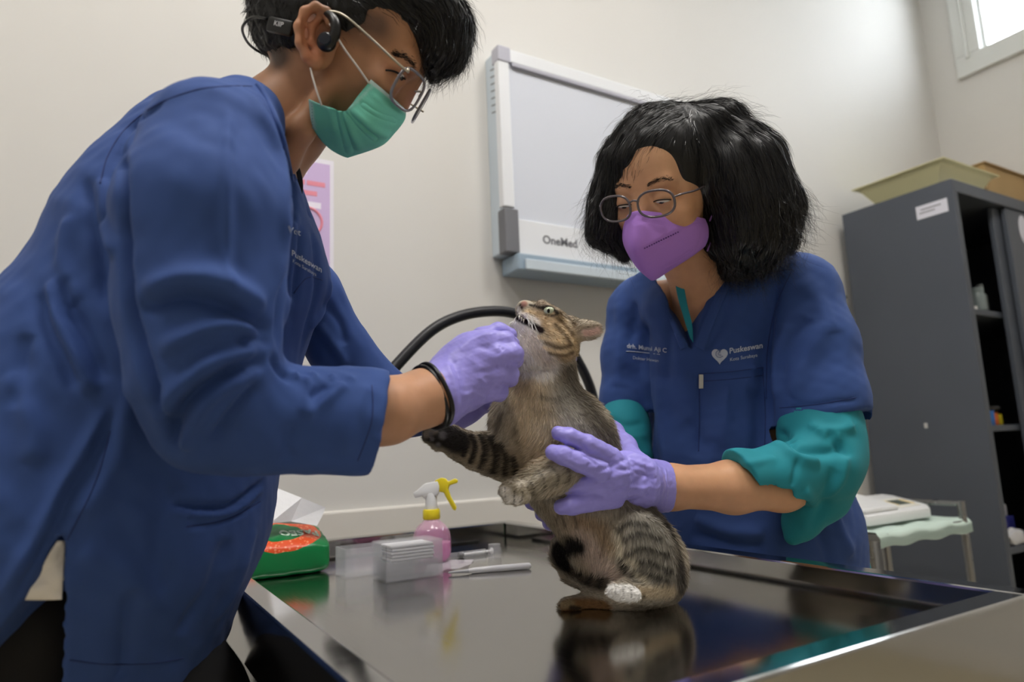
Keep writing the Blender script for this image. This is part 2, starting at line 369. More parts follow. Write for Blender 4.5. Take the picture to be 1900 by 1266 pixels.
# ---- spray bottle
sb = np.array([.549, 1.235, TZ])
m_pinkliq = mat('pink_translucent_bottle', (236, 176, 214), .06, alpha=.38, coat=.5); m_yel = mat('yellow_plastic', (228, 206, 40), .35); m_wpl = mat('white_plastic', (226, 226, 226), .35)
sp_ = thing('spray_bottle', 'round pink spray bottle with yellow trigger on the table', 'spray bottle', sb)
MB().lathe([(.004, .0), (.028, .0), (.034, .006), (.0365, .02), (.0365, .042), (.034, .055), (.027, .067), (.017, .075), (.014, .079), (.014, .088)], sb, 40).build('bottle', m_pinkliq, sp_, smooth='auto')
MB().lathe([(.002, .003), (.027, .003), (.033, .01), (.035, .02), (.035, .036), (.001, .036)], sb, 36).build('liquid', mat('pink_liquid', (226, 130, 190), .1, alpha=.8), sp_, smooth='auto')
MB().lathe([(.0155, .079), (.0165, .081), (.0165, .095), (.0145, .098), (.012, .098)], sb, 28).build('collar', m_yel, sp_, smooth='auto')
MB().lathe([(.0115, .098), (.0115, .124), (.010, .128)], sb, 24).build('neck', m_wpl, sp_, smooth='auto')
vr = np.array([RC[0][0], RC[0][1], 0]); vr /= np.linalg.norm(vr); vr = vr*.95+X_*.05; vn = np.cross(vr, Z_)
hd_ = [(-.03, .120), (-.034, .130), (-.026, .134), (-.012, .146), (.014, .150), (.017, .140), (.016, .128), (.012, .122), (-.008, .121), (-.012, .117), (-.016, .123)]
MB().prism(hd_, sb-vn*.0095, vr, Z_, vn, .019, .002).build('spray_head', m_wpl, sp_, smooth='auto')
tg = [(.008, .151), (.02, .156), (.029, .154), (.034, .148), (.047, .1535), (.053, .150), (.052, .145), (.037, .141), (.034, .134), (.038, .120), (.049, .099), (.047, .093), (.042, .095), (.031, .115), (.025, .128), (.015, .130)]
MB().prism(tg, sb-vn*.0075, vr, Z_, vn, .015, .0018).build('trigger', m_yel, sp_, smooth='auto')

# ---- clear acrylic boxes with cotton pads
m_clear = mat('clear_frosted_plastic', (242, 243, 248), .15, alpha=.2); m_cot = mat('white_cotton', (238, 238, 240), .95, bump=.6, bscale=90)
def clear_box(c, sx, sy, sz, t_, mm):
    f = MB(); tk = .0022
    f.box((c[0]-sx, c[1]-sy, c[2]), (c[0]+sx, c[1]+sy, c[2]+tk)); f.build('base', mm, t_)
    for a, bb in (((-sx, -sy), (sx, -sy+tk)), ((-sx, sy-tk), (sx, sy)), ((-sx, -sy+tk), (-sx+tk, sy-tk)), ((sx-tk, -sy+tk), (sx, sy-tk))):
        MB().box((c[0]+a[0], c[1]+a[1], c[2]+tk), (c[0]+bb[0], c[1]+bb[1], c[2]+sz)).build('side_wall', mm, t_)
cb = np.array([.452, 1.118, TZ])
t_ = thing('cotton_box', 'clear plastic box of white cotton pads on the table', 'box', cb); clear_box(cb, .05, .032, .058, t_, m_clear)
lid = MB().box(cb+(-.051, -.033, .058), cb+(.051, .033, .061), .001).build('lid', m_clear, t_)
for k in range(5):
    z = cb[2]+.0305+k*.0052
    MB().box((cb[0]-.039+.002*(k % 2), cb[1]-.024, z), (cb[0]+.039-.002*((k+1) % 2), cb[1]+.024, z+.0048), .002).build('cotton_pad', m_cot, t_)
MB().box(cb+(-.044, -.027, .0025), cb+(.044, .027, .030), .002).build('pad_tray', m_clear, t_)
cb2 = np.array([.425, 1.205, TZ])
t_ = thing('plastic_case', 'empty clear plastic case standing behind the cotton box', 'case', cb2); clear_box(cb2, .062, .028, .048, t_, m_clear)
# ---- pen, syringe, cap, wrapper on the plate
def flat_at(u, v, z=TZ): return on(u, v, 2, z)
a = flat_at(832, 1063, TZ+.0045); bq = flat_at(985, 1050, TZ+.0055); dv = bq-a
pn = thing('thermometer', 'white pen-shaped digital thermometer lying on the steel table', 'thermometer', (a+bq)/2-(0, 0, .005))
MB().tube([a+dv*k for k in (.24, .3, .62, .9, .98, 1)], [.0036, .005, .0056, .0056, .0052, .003], 16).build('handle', mat('white_glossy_plastic', (232, 232, 236), .2), pn, smooth='auto')
MB().tube([a+dv*k for k in (0, .02, .15, .25)], [.0012, .002, .0024, .0036], 12).build('probe', mat('grey_probe', (190, 192, 198), .3), pn, smooth='auto')
a = flat_at(800, 1037, TZ+.006); bq = flat_at(900, 1024, TZ+.006); dv = bq-a
sy = thing('syringe', 'thin clear plastic syringe with dark stopper lying on the table', 'syringe', (a+bq)/2-(0, 0, .006))
MB().tube([a+dv*k for k in (.25, .3, .95, 1)], [.003, .0058, .0058, .0062], 14).build('barrel', m_clear, sy, smooth='auto')
MB().tube([a+dv*k for k in (-.1, .27)], [.0009, .0018], 8).build('needle_cap', m_wpl, sy, smooth='auto')
MB().tube([a+dv*k for k in (.55, 1.12)], .0022, 8).tube([a+dv*1.12, a+dv*1.14], .006, 12).build('plunger', m_wpl, sy, smooth='auto')
MB().tube([a+dv*k for k in (.50, .58)], .0054, 12).build('stopper', m_blk2, sy, smooth='auto')
vc = flat_at(918, 1037)
one('vial', MB().lathe([(.004, 0), (.0125, .0), (.013, .002), (.013, .019), (.011, .021), (.011, .0245), (.012, .025), (.012, .027), (.001, .027)], vc, 20), m_clear, 'small clear plastic cap standing beside the syringe', 'vial', smooth='auto')
w0 = [flat_at(*q, TZ+.0006) for q in ((783, 1068), (800, 1040), (880, 1040), (868, 1052))]
wr = MB(); g = np.array([[(1-s)*((1-t)*w0[0]+t*w0[3])+s*((1-t)*w0[1]+t*w0[2]) for t in np.linspace(0, 1, 12)] for s in np.linspace(0, 1, 8)])
g[..., 2] += .0012+.0014*np.sin(np.arange(12)*1.3)[None, :]*np.cos(np.arange(8)*1.1)[:, None]
gv = g.reshape(-1, 3); gb = gv-(0, 0, .0004); Fq = [(i*12+j, i*12+j+1, (i+1)*12+j+1, (i+1)*12+j) for i in range(7) for j in range(11)]
wr.add(list(gv)+list(gb), Fq+[tuple(x+96 for x in q[::-1]) for q in Fq])
one('plastic_wrapper', wr, mat('thin_clear_film', (240, 232, 242), .2, alpha=.35), 'crumpled clear plastic wrapper beside the spray bottle', 'wrapper', smooth=True)

# ---- steel cabinet
cr = on(1545, 405, 1, WY); KX = cr[0]; KZ = cr[2]; KF = on(1765, 336, 0, KX)[1]; KX1 = WX-.02; KY1 = WY-.04
m_cab = mat('grey_cabinet_enamel', (76, 81, 90), .42, var=.05, vscale=3, bump=.06, bscale=300); m_cabd = mat('dark_cabinet_inside', (58, 60, 66), .6)
kb = thing('steel_cabinet', 'tall grey steel cupboard with sliding door standing in the corner', 'cabinet', ((KX+KX1)/2, (KF+KY1)/2, 0))
MB().box((KX, KF, 0), (KX+.012, KY1, KZ), .002).build('side_panel', m_cab, kb)
MB().box((KX1-.012, KF, 0), (KX1, KY1, KZ), .002).build('side_panel', m_cab, kb)
MB().box((KX+.012, KF, KZ-.045), (KX1-.012, KY1, KZ), .002).build('top_panel', m_cab, kb)
MB().box((KX+.012, KY1-.008, .02), (KX1-.012, KY1, KZ-.045)).build('back_panel', m_cabd, kb)
MB().box((KX+.012, KF, 0), (KX1-.012, KY1-.008, .09), .002).build('plinth', m_cab, kb)
MB().box((KX+.012, KF, .09), (KX+.032, KF+.03, KZ-.045), .002).build('front_stile', m_cab, kb)
shz = [on(1825, 562, 0, KX+.05)[2], on(1860, 788, 0, KX+.05)[2]]
step = shz[0]-shz[1]; shz.append(shz[1]-step); shz.append(shz[2]-step)
for z in shz:
    if z > .15: MB().box((KX+.012, KF+.05, z-.022), (KX1-.012, KY1-.008, z), .002).build('shelf', m_cab, kb)
dx = on(1845, 400, 1, KF+.02)[0]
d1 = MB().box((dx, KF+.026, .10), (dx+.44, KF+.044, KZ-.05), .003).build('door', m_cab, kb)
d2 = MB().box((dx+.055, KF+.004, .10), (KX1-.014, KF+.022, KZ-.05), .003).build('door', m_cab, kb)
MB().box((dx+.07, KF-.001, 1.0), (dx+.085, KF+.005, 1.12), .002).build('handle', m_steeld, d2)
l0 = on(1699, 386, 0, KX); l1 = on(1757, 369, 0, KX)
m_lab = mat('paper_label', (214, 214, 224), .6)
lb = MB().box((KX-.0012, l1[1], l1[2]-.045), (KX+.0005, l0[1], l1[2]+.004)).build('label_sticker', m_lab, kb)
for k, (f0, f1) in enumerate(((.15, .8), (.1, .6))):
    yy = lambda f: l0[1]+(l1[1]-l0[1])*f
    MB().box((KX-.0016, yy(f1), l1[2]-.014-.012*k), (KX-.001, yy(f0), l1[2]-.010-.012*k)).build('print_line', m_ink, lb)
ch = on(1718, 790, 0, KX)
MB().box((KX-.0015, ch[1]-.006, ch[2]-.009), (KX+.0005, ch[1]+.006, ch[2]+.009), .001).build('paint_chip', mat('bare_metal_spot', (190, 188, 186), .5), kb)
hk = on(1566, 552, 0, KX-.004)
one('magnetic_hook', MB().box((KX-.012, hk[1]-.012, hk[2]-.006), (KX, hk[1]+.03, hk[2]+.004), .002).tube([(KX-.01, hk[1], hk[2]), (KX-.06, hk[1]+.02, hk[2]+.002)], .006, 10), m_blk2, 'small black hook stuck on the side of the steel cupboard', 'hook', smooth='auto')
pp = on(1899, 425, 1, KF-.001)
st = MB().lathe([(.001, -.0006), (.036, -.0006), (.036, .0006), (.001, .0006)], (0, 0, 0), 28); st.v = [(pp[0]+a_+.012, KF+.0035+c_, pp[2]+b_*1.6) for a_, b_, c_ in st.v]
st.build('round_sticker', m_lab, kb)
# things kept on the shelves
def item(name, mb, m, label, cat): return one(name, mb, m, label, cat, smooth='auto')
s0 = shz[0]; s1 = shz[1]; s2 = shz[2]
jx = KX+.075
item('jar', MB().lathe([(.02, 0), (.024, .004), (.024, .06), (.02, .068), (.02, .074), (.021, .075), (.021, .09), (.001, .092)], (KX+.235, KF+.075, s0), 20), mat('dull_glass_jar', (120, 130, 130), .2), 'dull grey jar on the upper cupboard shelf', 'jar')
item('bottle', MB().lathe([(.018, 0), (.02, .003), (.02, .07), (.009, .085), (.009, .1), (.011, .1), (.011, .115), (.001, .116)], (KX+.315, KF+.10, s0), 20), mat('smoky_bottle', (96, 100, 100), .25), 'smoky bottle beside the jar on the upper shelf', 'bottle')
item('bottle_cap', MB().lathe([(.009, 0), (.01, .001), (.01, .012), (.001, .013)], (KX+.165, KF+.062, s0), 16), m_wpl, 'tiny white plastic bottle cap at the front edge of the upper shelf', 'cap')  # this small white piece is a loose bottle cap
cols = [('blue', (40, 110, 190)), ('orange', (214, 110, 50)), ('yellow', (206, 190, 40))]
for k, (cn, c3) in enumerate(cols):
    x = KX+.17+k*.05
    item('medicine_box', MB().box((x, KF+.07+.01*k, s1), (x+.045, KF+.15, s1+.052-.006*k), .002), mat(cn+'_carton', c3, .5), cn+' medicine carton on the middle cupboard shelf', 'carton')
item('tubing_coil', MB().tube([(KX+.245+.05*math.cos(t), KF+.11+.035*math.sin(t), s1+.062) for t in np.linspace(0, 6.28, 24)[:-1]], .008, 8, closed=True), m_blk2, 'black coil of tubing lying over the medicine cartons', 'tubing')
item('storage_tub', MB().box((KX+.2, KF+.13, s2), (KX+.34, KF+.25, s2+.13), .006), mat('frosted_tub', (190, 190, 200), .4), 'pale plastic tub on the lower cupboard shelf', 'tub')
item('blue_carton', MB().box((KX+.24, KF+.104, s2), (KX+.32, KF+.128, s2+.09), .002), mat('deep_blue_carton', (40, 44, 120), .5), 'deep blue carton in front of the pale tub', 'carton')
bagm = MB(); b = bmesh.new(); bmesh.ops.create_icosphere(b, subdivisions=3, radius=1)
bz = s2
for v in b.verts:
    k = 1+.12*math.sin(7*v.co.x+3*v.co.z)+.1*math.cos(9*v.co.y+2*v.co.x); v.co = Vector((KX+.23+.06*v.co.x*k, KF+.074+.022*v.co.y*k, max(bz+.025+.03*v.co.z*k, bz)))
item('plastic_bag', bagm.bm(b), mat('white_plastic_bag', (212, 212, 216), .35), 'crumpled white plastic bag in front of the blue carton in the cupboard', 'bag')

# ---- things on top of the cabinet
m_ytray = mat('yellow_translucent_plastic', (216, 210, 164), .35)
def P_top(u, v, z): return on(u, v, 2, z)
ty = MB(); 
cx0, cx1, cy0, cy1 = KX+.075, KX+.45, KF+.06, KF+.38
def ring(x0_, x1_, y0_, y1_, z): return [(x0_, y0_, z), (x1_, y0_, z), (x1_, y1_, z), (x0_, y1_, z)]
lv = [ring(cx0+.06, cx1-.06, cy0+.06, cy1-.06, KZ), ring(cx0, cx1, cy0, cy1, KZ+.10), ring(cx0-.02, cx1+.02, cy0-.02, cy1+.02, KZ+.105), ring(cx0-.02, cx1+.02, cy0-.02, cy1+.02, KZ+.108), ring(cx0+.004, cx1-.004, cy0+.004, cy1-.004, KZ+.104), ring(cx0+.064, cx1-.064, cy0+.064, cy1-.064, KZ+.004)]
V = sum(lv, []); Fc = [(3, 2, 1, 0)]
for i in range(5):
    for k in range(4): Fc.append((i*4+k, i*4+(k+1) % 4, (i+1)*4+(k+1) % 4, (i+1)*4+k))
Fc.append((20, 21, 22, 23)); ty.add(V, Fc)
one('plastic_basin', ty, m_ytray, 'pale yellow plastic basin on top of the steel cupboard', 'basin')
for k in range(3):
    one('document', MB().box((KX+.10+.05*k, KF+.008+.006*k, KZ+.004*k), (KX+.38+.05*k, KF+.05+.006*k, KZ+.0038+.004*k), .0005), mat('white_paper_%d' % k, (222-6*k, 224-6*k, 232-6*k), .7),
        ('bottom', 'middle', 'top')[k]+' sheet of the white papers at the cupboard top edge', 'paper', 'papers on the cupboard')
bx = thing('cardboard_box', 'brown cardboard box on top of the cupboard near the right wall', 'box', (KX+.68, KF+.28, KZ))
MB().box((KX+.50, KF+.10, KZ), (KX+.88, KF+.40, KZ+.19), .003).build('carton_body', mat('brown_cardboard', (176, 146, 100), .8, var=.05), bx)
MB().box((KX+.49, KF+.09, KZ+.191), (KX+.89, KF+.245, KZ+.195), .001).build('flap', MATS['brown_cardboard'], bx)
MB().box((KX+.49, KF+.255, KZ+.191), (KX+.89, KF+.41, KZ+.195), .001).build('flap', MATS['brown_cardboard'], bx)

# ---- trolley with the scale
CZ = .82
q1 = on(1793, 958, 2, CZ+.012); 
rx1 = q1[0]; ry = q1[1]+.01
tl_ = thing('instrument_trolley', 'steel instrument trolley with a guard rail in front of the cupboard', 'trolley', (rx1-.2, ry+.15, 0))
pole_top = CZ+.055
for xx in (rx1-.40, rx1):
    for yy in (ry, ry+.30):
        MB().tube([(xx, yy, .0), (xx, yy, pole_top if not (xx < rx1-.2 and yy < ry+.1) else CZ)], .0105, 12).build('post', m_steeld, tl_, smooth='auto')
MB().tube([(rx1-.40, ry+.30, pole_top-.008), (rx1, ry+.30, pole_top-.008)], .008, 10).build('guard_rail', m_steeld, tl_, smooth='auto')
MB().tube([(rx1, ry, pole_top-.008), (rx1, ry+.3, pole_top-.008)], .008, 10).build('guard_rail', m_steeld, tl_, smooth='auto')
MB().box((rx1-.42, ry-.005, CZ-.02), (rx1+.005, ry+.31, CZ), .002).build('top_shelf', m_steeld, tl_)
MB().box((rx1-.42, ry-.005, .25), (rx1+.005, ry+.31, .27), .002).build('bottom_shelf', m_steeld, tl_)
cl = MB(); nx_, ny_ = 36, 22
U = np.linspace(-.44, .02, nx_); Vv = np.linspace(-.03, .27, ny_); g = np.zeros((nx_, ny_, 3))
for i, uu in enumerate(U):
    for j, vv in enumerate(Vv):
        drop = max(0, -.008-vv)*1.6
        g[i, j] = (rx1+uu, ry+max(vv, -.012)-.002*math.sin(uu*30), CZ+.0035-drop+.0022*math.sin(uu*42+vv*20)*(1 if vv > -.005 else 1.5)+.0015*math.cos(vv*55))
gv = g.reshape(-1, 3); Fq = [(i*ny_+j, i*ny_+j+1, (i+1)*ny_+j+1, (i+1)*ny_+j) for i in range(nx_-1) for j in range(ny_-1)]
n = len(gv); cl.add(list(gv)+list(gv-(0, 0, .0015)), Fq+[tuple(x+n for x in q[::-1]) for q in Fq])
one('cloth', cl, mat('pale_green_cloth', (196, 214, 204), .85, bump=.2, bscale=300), 'pale green cloth draped over the trolley top', 'cloth', smooth=True)
sc_c = np.array([rx1-.185, ry+.125, CZ+.009])
sc_ = thing('weighing_scale', 'white digital weighing scale on the green trolley cloth', 'scale', sc_c)
pl = [(-.19, -.07), (.12, -.07), (.155, -.045), (.155, .06), (.13, .085), (-.19, .085)]
MB().prism(pl, sc_c, X_, Y_, Z_, .03, .006).build('body', m_wpl, sc_, smooth='auto')
MB().box(sc_c+(.01, -.045, .029), sc_c+(.12, .03, .0325), .002).build('display_panel', mat('panel_off_white', (226, 224, 214), .4), sc_)
MB().box(sc_c+(.035, -.03, .0315), sc_c+(.095, .012, .0335), .001).build('display', mat('lcd_grey_green', (92, 100, 90), .2), sc_)
for xx in (.02, .102):
    MB().box(sc_c+(xx, -.03, .0315), sc_c+(xx+.012, .012, .0335), .001).build('button', mat('amber_button', (222, 196, 130), .5), sc_)
MB().box(sc_c+(-.19, -.06, .03), sc_c+(-.02, .075, .045), .006).build('weighing_pan', m_wpl, sc_)

for o_ in sc_.children:                       # the scale body slopes towards the front
    for v in o_.data.vertices: v.co.z += max(0., v.co.y+.07)*.22
# ================================================================ sculpting engine: smooth-blended distance field -> mesh
def Q(u, v, d): return np.array([(u-950)/FPX*d, (v-633)/FPX*d, d])   # point seen at (u,v) at distance d, camera-aligned frame
def to_world(q): return CAM + np.asarray(q) @ RC
class SDF:
    def __init__(s, lo, hi, h):
        s.lo = np.array(lo, float); s.h = h; s.n = np.ceil((np.array(hi)-s.lo)/h).astype(int)+1
        s.D = np.full(s.n, .06, np.float32)
    @classmethod
    def px(cls, u0, u1, v0, v1, d0, d1, h):
        c = [Q(u, v, d) for u in (u0, u1) for v in (v0, v1) for d in (d0, d1)]
        return cls(np.min(c, 0), np.max(c, 0), h)
    def _loc(s, lo, hi):
        a = np.clip(np.floor((lo-s.lo)/s.h).astype(int), 0, s.n); b = np.clip(np.ceil((hi-s.lo)/s.h).astype(int)+1, 0, s.n)
        if np.any(b <= a): return None
        sl = tuple(slice(i, j) for i, j in zip(a, b))
        X = [(s.lo[i]+s.h*np.arange(a[i], b[i])).astype(np.float32) for i in range(3)]
        return sl, X[0][:, None, None], X[1][None, :, None], X[2][None, None, :]
    def _comb(s, sl, d, k, op):
        D = s.D[sl]
        if op == 'u':
            if k: hh = np.maximum(k-np.abs(D-d), 0)/k; s.D[sl] = np.minimum(D, d)-hh*hh*k/4
            else: s.D[sl] = np.minimum(D, d)
        else:
            d = -d
            if k: hh = np.maximum(k-np.abs(D-d), 0)/k; s.D[sl] = np.maximum(D, d)+hh*hh*k/4
            else: s.D[sl] = np.maximum(D, d)
    def rc(s, a, b, ra, rb, k=.01, op='u', sz=1.):
        a = np.array(a, float); b = np.array(b, float); m = max(ra, rb)*np.array([1, 1, sz])+k+4*s.h
        L = s._loc(np.minimum(a, b)-m, np.maximum(a, b)+m)
        if L is None: return
        sl, x, y, z = L
        if sz != 1.: z = z/sz; a = a*[1, 1, 1/sz]; b = b*[1, 1, 1/sz]
        ba = b-a; l2 = max(ba@ba, 1e-9)
        t = np.clip(((x-a[0])*ba[0]+(y-a[1])*ba[1]+(z-a[2])*ba[2])/l2, 0, 1)
        d = np.sqrt((x-a[0]-t*ba[0])**2+(y-a[1]-t*ba[1])**2+(z-a[2]-t*ba[2])**2)-(ra+(rb-ra)*t)
        s._comb(sl, d, k, op)
    def chain(s, pts, k=.01, op='u', sz=1.):
        """pts: (u, v, d, radius in pixels)"""
        for p, q in zip(pts[:-1], pts[1:]):
            s.rc(Q(*p[:3]), Q(*q[:3]), p[3]*p[2]/FPX, q[3]*q[2]/FPX, k, op, sz)
    def ball(s, u, v, d, r, k=.01, op='u', sz=1.): s.rc(Q(u, v, d), Q(u, v, d), r*d/FPX, r*d/FPX, k, op, sz)
    def ell(s, c, r, ang=0., k=.01, op='u', tilt=0.):
        """c (u,v,d); r (along, across, depth) in pixels at d; ang image-plane rotation in degrees, tilt about the image vertical"""
        C = Q(*c); r = np.array(r, float)*c[2]/FPX; m = r.max()+k+4*s.h
        L = s._loc(C-m, C+m)
        if L is None: return
        sl, x, y, z = L; x = x-C[0]; y = y-C[1]; z = z-C[2]
        if tilt: tt = math.radians(tilt); x, z = math.cos(tt)*x+math.sin(tt)*z, -math.sin(tt)*x+math.cos(tt)*z
        t = math.radians(ang); p0 = math.cos(t)*x+math.sin(t)*y; p1 = -math.sin(t)*x+math.cos(t)*y
        k0 = np.sqrt((p0/r[0])**2+(p1/r[1])**2+(z/r[2])**2); k1 = np.sqrt((p0/r[0]**2)**2+(p1/r[1]**2)**2+(z/r[2]**2)**2)+1e-6
        s._comb(sl, k0*(k0-1)/k1, k, op)
    def box(s, c, ax, half, rnd=.003, k=.005, op='u'):
        """c camera-frame point, ax 3x3 rows unit axes (camera frame), half sizes in metres"""
        c = np.array(c, float); ax = np.array(ax, float); half = np.array(half, float)
        m = np.abs(ax).T @ half + k+4*s.h; L = s._loc(c-m, c+m)
        if L is None: return
        sl, x, y, z = L; q = []
        for i in range(3): q.append(np.abs((x-c[0])*ax[i][0]+(y-c[1])*ax[i][1]+(z-c[2])*ax[i][2])-half[i]+rnd)
        d = np.sqrt(sum(np.maximum(t, 0)**2 for t in q))+np.minimum(np.maximum(np.maximum(q[0], q[1]), q[2]), 0)-rnd
        s._comb(sl, d, k, op)
    def mesh(s, smooth=2, keep=.5):
        D = s.D; n = np.array(D.shape); S = D < 0
        c = [S[i:n[0]-1+i, j:n[1]-1+j, l:n[2]-1+l] for i in (0, 1) for j in (0, 1) for l in (0, 1)]
        cnt = sum(q.astype(np.int8) for q in c); act = (cnt > 0) & (cnt < 8)
        I = np.argwhere(act); idx = np.full(act.shape, -1, np.int32); idx[act] = np.arange(len(I))
        pos = np.zeros((len(I), 3)); w = np.zeros(len(I))
        off = np.array([(i, j, l) for i in (0, 1) for j in (0, 1) for l in (0, 1)])
        for a in range(8):
            for ax in range(3):
                if off[a][ax]: continue
                o2 = off[a].copy(); o2[ax] = 1
                A = D[tuple((I+off[a]).T)]; B = D[tuple((I+o2).T)]; msk = (A < 0) != (B < 0)
                t = np.where(msk, A/np.where(msk, A-B, 1), 0); p = I+off[a]+t[:, None]*np.eye(3)[ax]
                pos[msk] += p[msk]; w[msk] += 1
        V = s.lo+s.h*pos/w[:, None]
        F = []
        for ax in range(3):
            sl0 = [slice(None)]*3; sl1 = [slice(None)]*3; sl0[ax] = slice(0, -1); sl1[ax] = slice(1, None)
            a = S[tuple(sl0)]; b = S[tuple(sl1)]; E = np.argwhere(a != b)
            u_, v_ = [(1, 2), (2, 0), (0, 1)][ax]
            ok = (E[:, u_] > 0) & (E[:, v_] > 0) & (E[:, u_] < n[u_]-1) & (E[:, v_] < n[v_]-1); E = E[ok]
            inside = a[tuple(E.T)]
            du = np.zeros(3, int); dv = np.zeros(3, int); du[u_] = 1; dv[v_] = 1
            q = np.stack([idx[tuple((E-du-dv).T)], idx[tuple((E-dv).T)], idx[tuple(E.T)], idx[tuple((E-du).T)]], 1)
            q[~inside] = q[~inside][:, ::-1]; F.append(q)
        F = np.concatenate(F); F = F[(F >= 0).all(1)]
        g = Sculpt(V, F)
        for _ in range(smooth): g.relax(keep)
        return g
class Sculpt:
    """camera-frame mesh that is shaped and coloured by strokes on its surface, then turned into a world-space object"""
    def __init__(s, V, F): s.V = V; s.F = F; s.gain = 1.; s.col = None; s._bvh = None; e = np.concatenate([F[:, [i, (i+1) % 4]] for i in range(4)]); s.E = np.concatenate([e, e[:, ::-1]])
    def relax(s, f=.5):
        n = len(s.V); c = np.bincount(s.E[:, 0], minlength=n)+1e-9
        A = np.stack([np.bincount(s.E[:, 0], s.V[s.E[:, 1], i], minlength=n) for i in range(3)], 1)/c[:, None]
        s.V = s.V+f*(A-s.V); s._bvh = None
    def normals(s):
        V, F = s.V, s.F; fn = np.cross(V[F[:, 2]]-V[F[:, 0]], V[F[:, 3]]-V[F[:, 1]])
        N = np.zeros_like(V)
        for i in range(4):
            for j in range(3): N[:, j] += np.bincount(F[:, i], fn[:, j], minlength=len(V))
        return N/(np.linalg.norm(N, axis=1)[:, None]+1e-12)
    def bvh(s):
        if s._bvh is None: s._bvh = BVHTree.FromPolygons(s.V.tolist(), s.F.tolist())
        return s._bvh
    def hit(s, u, v):
        d = Vector(((u-950)/FPX, (v-633)/FPX, 1)).normalized(); h = s.bvh().ray_cast(Vector((0, 0, 0)), d)
        return None if h[0] is None else np.array(h[0])
    def line(s, pts, step=3.):
        pts = np.array(pts, float); seg = np.linalg.norm(np.diff(pts, axis=0), axis=1).sum(); n = max(int(seg/step), 2)
        pp = spline(pts, n) if len(pts) > 2 else np.array([pts[0]+(pts[-1]-pts[0])*t for t in np.linspace(0, 1, n)])
        h = [(s.hit(*p), i/(n-1)) for i, p in enumerate(pp)]
        h = [(a, t) for a, t in h if a is not None]
        return (np.array([a for a, t in h]), np.array([t for a, t in h])) if h else (np.zeros((0, 3)), np.zeros(0))
    def dist(s, H, T, reach):
        """indices near the polyline, distance, parameter"""
        if len(H) == 0: return np.zeros(0, int), None, None
        lo, hi = H.min(0)-reach, H.max(0)+reach
        ix = np.nonzero(((s.V > lo) & (s.V < hi)).all(1))[0]
        if len(ix) == 0: return ix, None, None
        best = np.full(len(ix), 9.); par = np.zeros(len(ix)); W = s.V[ix]
        for a, t in zip(H, T):
            d = ((W-a)**2).sum(1); m = d < best; best[m] = d[m]; par[m] = t
        return ix, np.sqrt(best), par
    def fold(s, strokes, N=None):
        """strokes: (points, width px, height mm[, sharp]) ridges (+) and creases (-) laid on the surface; ends fade"""
        N = s.normals() if N is None else N; dV = np.zeros(len(s.V))
        for st in strokes:
            pts, wp, amp = st[:3]; H, T = s.line(pts)
            if len(H) == 0: continue
            wm = wp*H[:, 2].mean()/FPX; ix, d, t = s.dist(H, T, 3*wm)
            if len(ix) == 0: continue
            pr = np.exp(-d/wm*1.2) if len(st) > 3 else np.exp(-(d/wm)**2)
            fade = np.clip(np.minimum(t, 1-t)/.22, .0, 1); fade = .15+.85*fade*(2-fade)
            dV[ix] += s.gain*amp*.001*pr*fade
        s.V = s.V+N*dV[:, None]; s._bvh = None
    def paint(s, pts, wp, c, a=1., soft=.5):
        H, T = s.line(pts) if len(pts) > 1 else (np.array([s.hit(*pts[0])]) if s.hit(*pts[0]) is not None else np.zeros((0, 3)), np.zeros(1))
        if len(H) == 0: return
        wm = wp*H[:, 2].mean()/FPX; ix, d, t = s.dist(H, T, 2*wm)
        if len(ix) == 0: return
        k = a*np.clip((wm*(1+soft)-d)/(2*soft*wm+1e-9), 0, 1); k = k*k*(3-2*k)
        s.col[ix] = s.col[ix]*(1-k[:, None])+np.array(srgb(*c)[:3])*k[:, None]
    def base(s, c): s.col = np.tile(np.array(srgb(*c)[:3]), (len(s.V), 1))
    def px(s): return np.stack([950+FPX*s.V[:, 0]/s.V[:, 2], 633+FPX*s.V[:, 1]/s.V[:, 2]], 1)
    def noise(s, amp, scale, seed=0, N=None):
        N = s.normals() if N is None else N; s.V = s.V+N*(amp*wave(s.V*scale, seed))[:, None]; s._bvh = None
    def build(s, name, m, parent=None, smooth=True, label=None, cat=None, kind=None):
        V = to_world(s.V)
        if parent is not None: V = V-wloc(parent)
        me = bpy.data.meshes.new(name); me.vertices.add(len(V)); me.vertices.foreach_set('co', V.ravel().astype(np.float32))
        nf = len(s.F); me.loops.add(nf*4); me.polygons.add(nf)
        me.loops.foreach_set('vertex_index', s.F.ravel().astype(np.int32)); me.polygons.foreach_set('loop_start', np.arange(0, nf*4, 4, dtype=np.int32))
        me.update(calc_edges=True); me.validate()
        me.polygons.foreach_set('use_smooth', np.ones(len(me.polygons), bool))
        if s.col is not None:
            at = me.color_attributes.new('col', 'FLOAT_COLOR', 'POINT'); at.data.foreach_set('color', np.concatenate([s.col, np.ones((len(V), 1))], 1).ravel().astype(np.float32))
        me.materials.append(m); o = bpy.data.objects.new(name, me); COL.objects.link(o); o.parent = parent
        return tag(o, label, cat, None, kind)
def join(*gs):
    V = []; F = []; Cc = []; n = 0
    for g in gs: V.append(g.V); F.append(g.F+n); n += len(g.V); Cc.append(g.col if g.col is not None else np.zeros((len(g.V), 3)))
    r = Sculpt(np.concatenate(V), np.concatenate(F)); r.col = np.concatenate(Cc) if any(g.col is not None for g in gs) else None
    return r
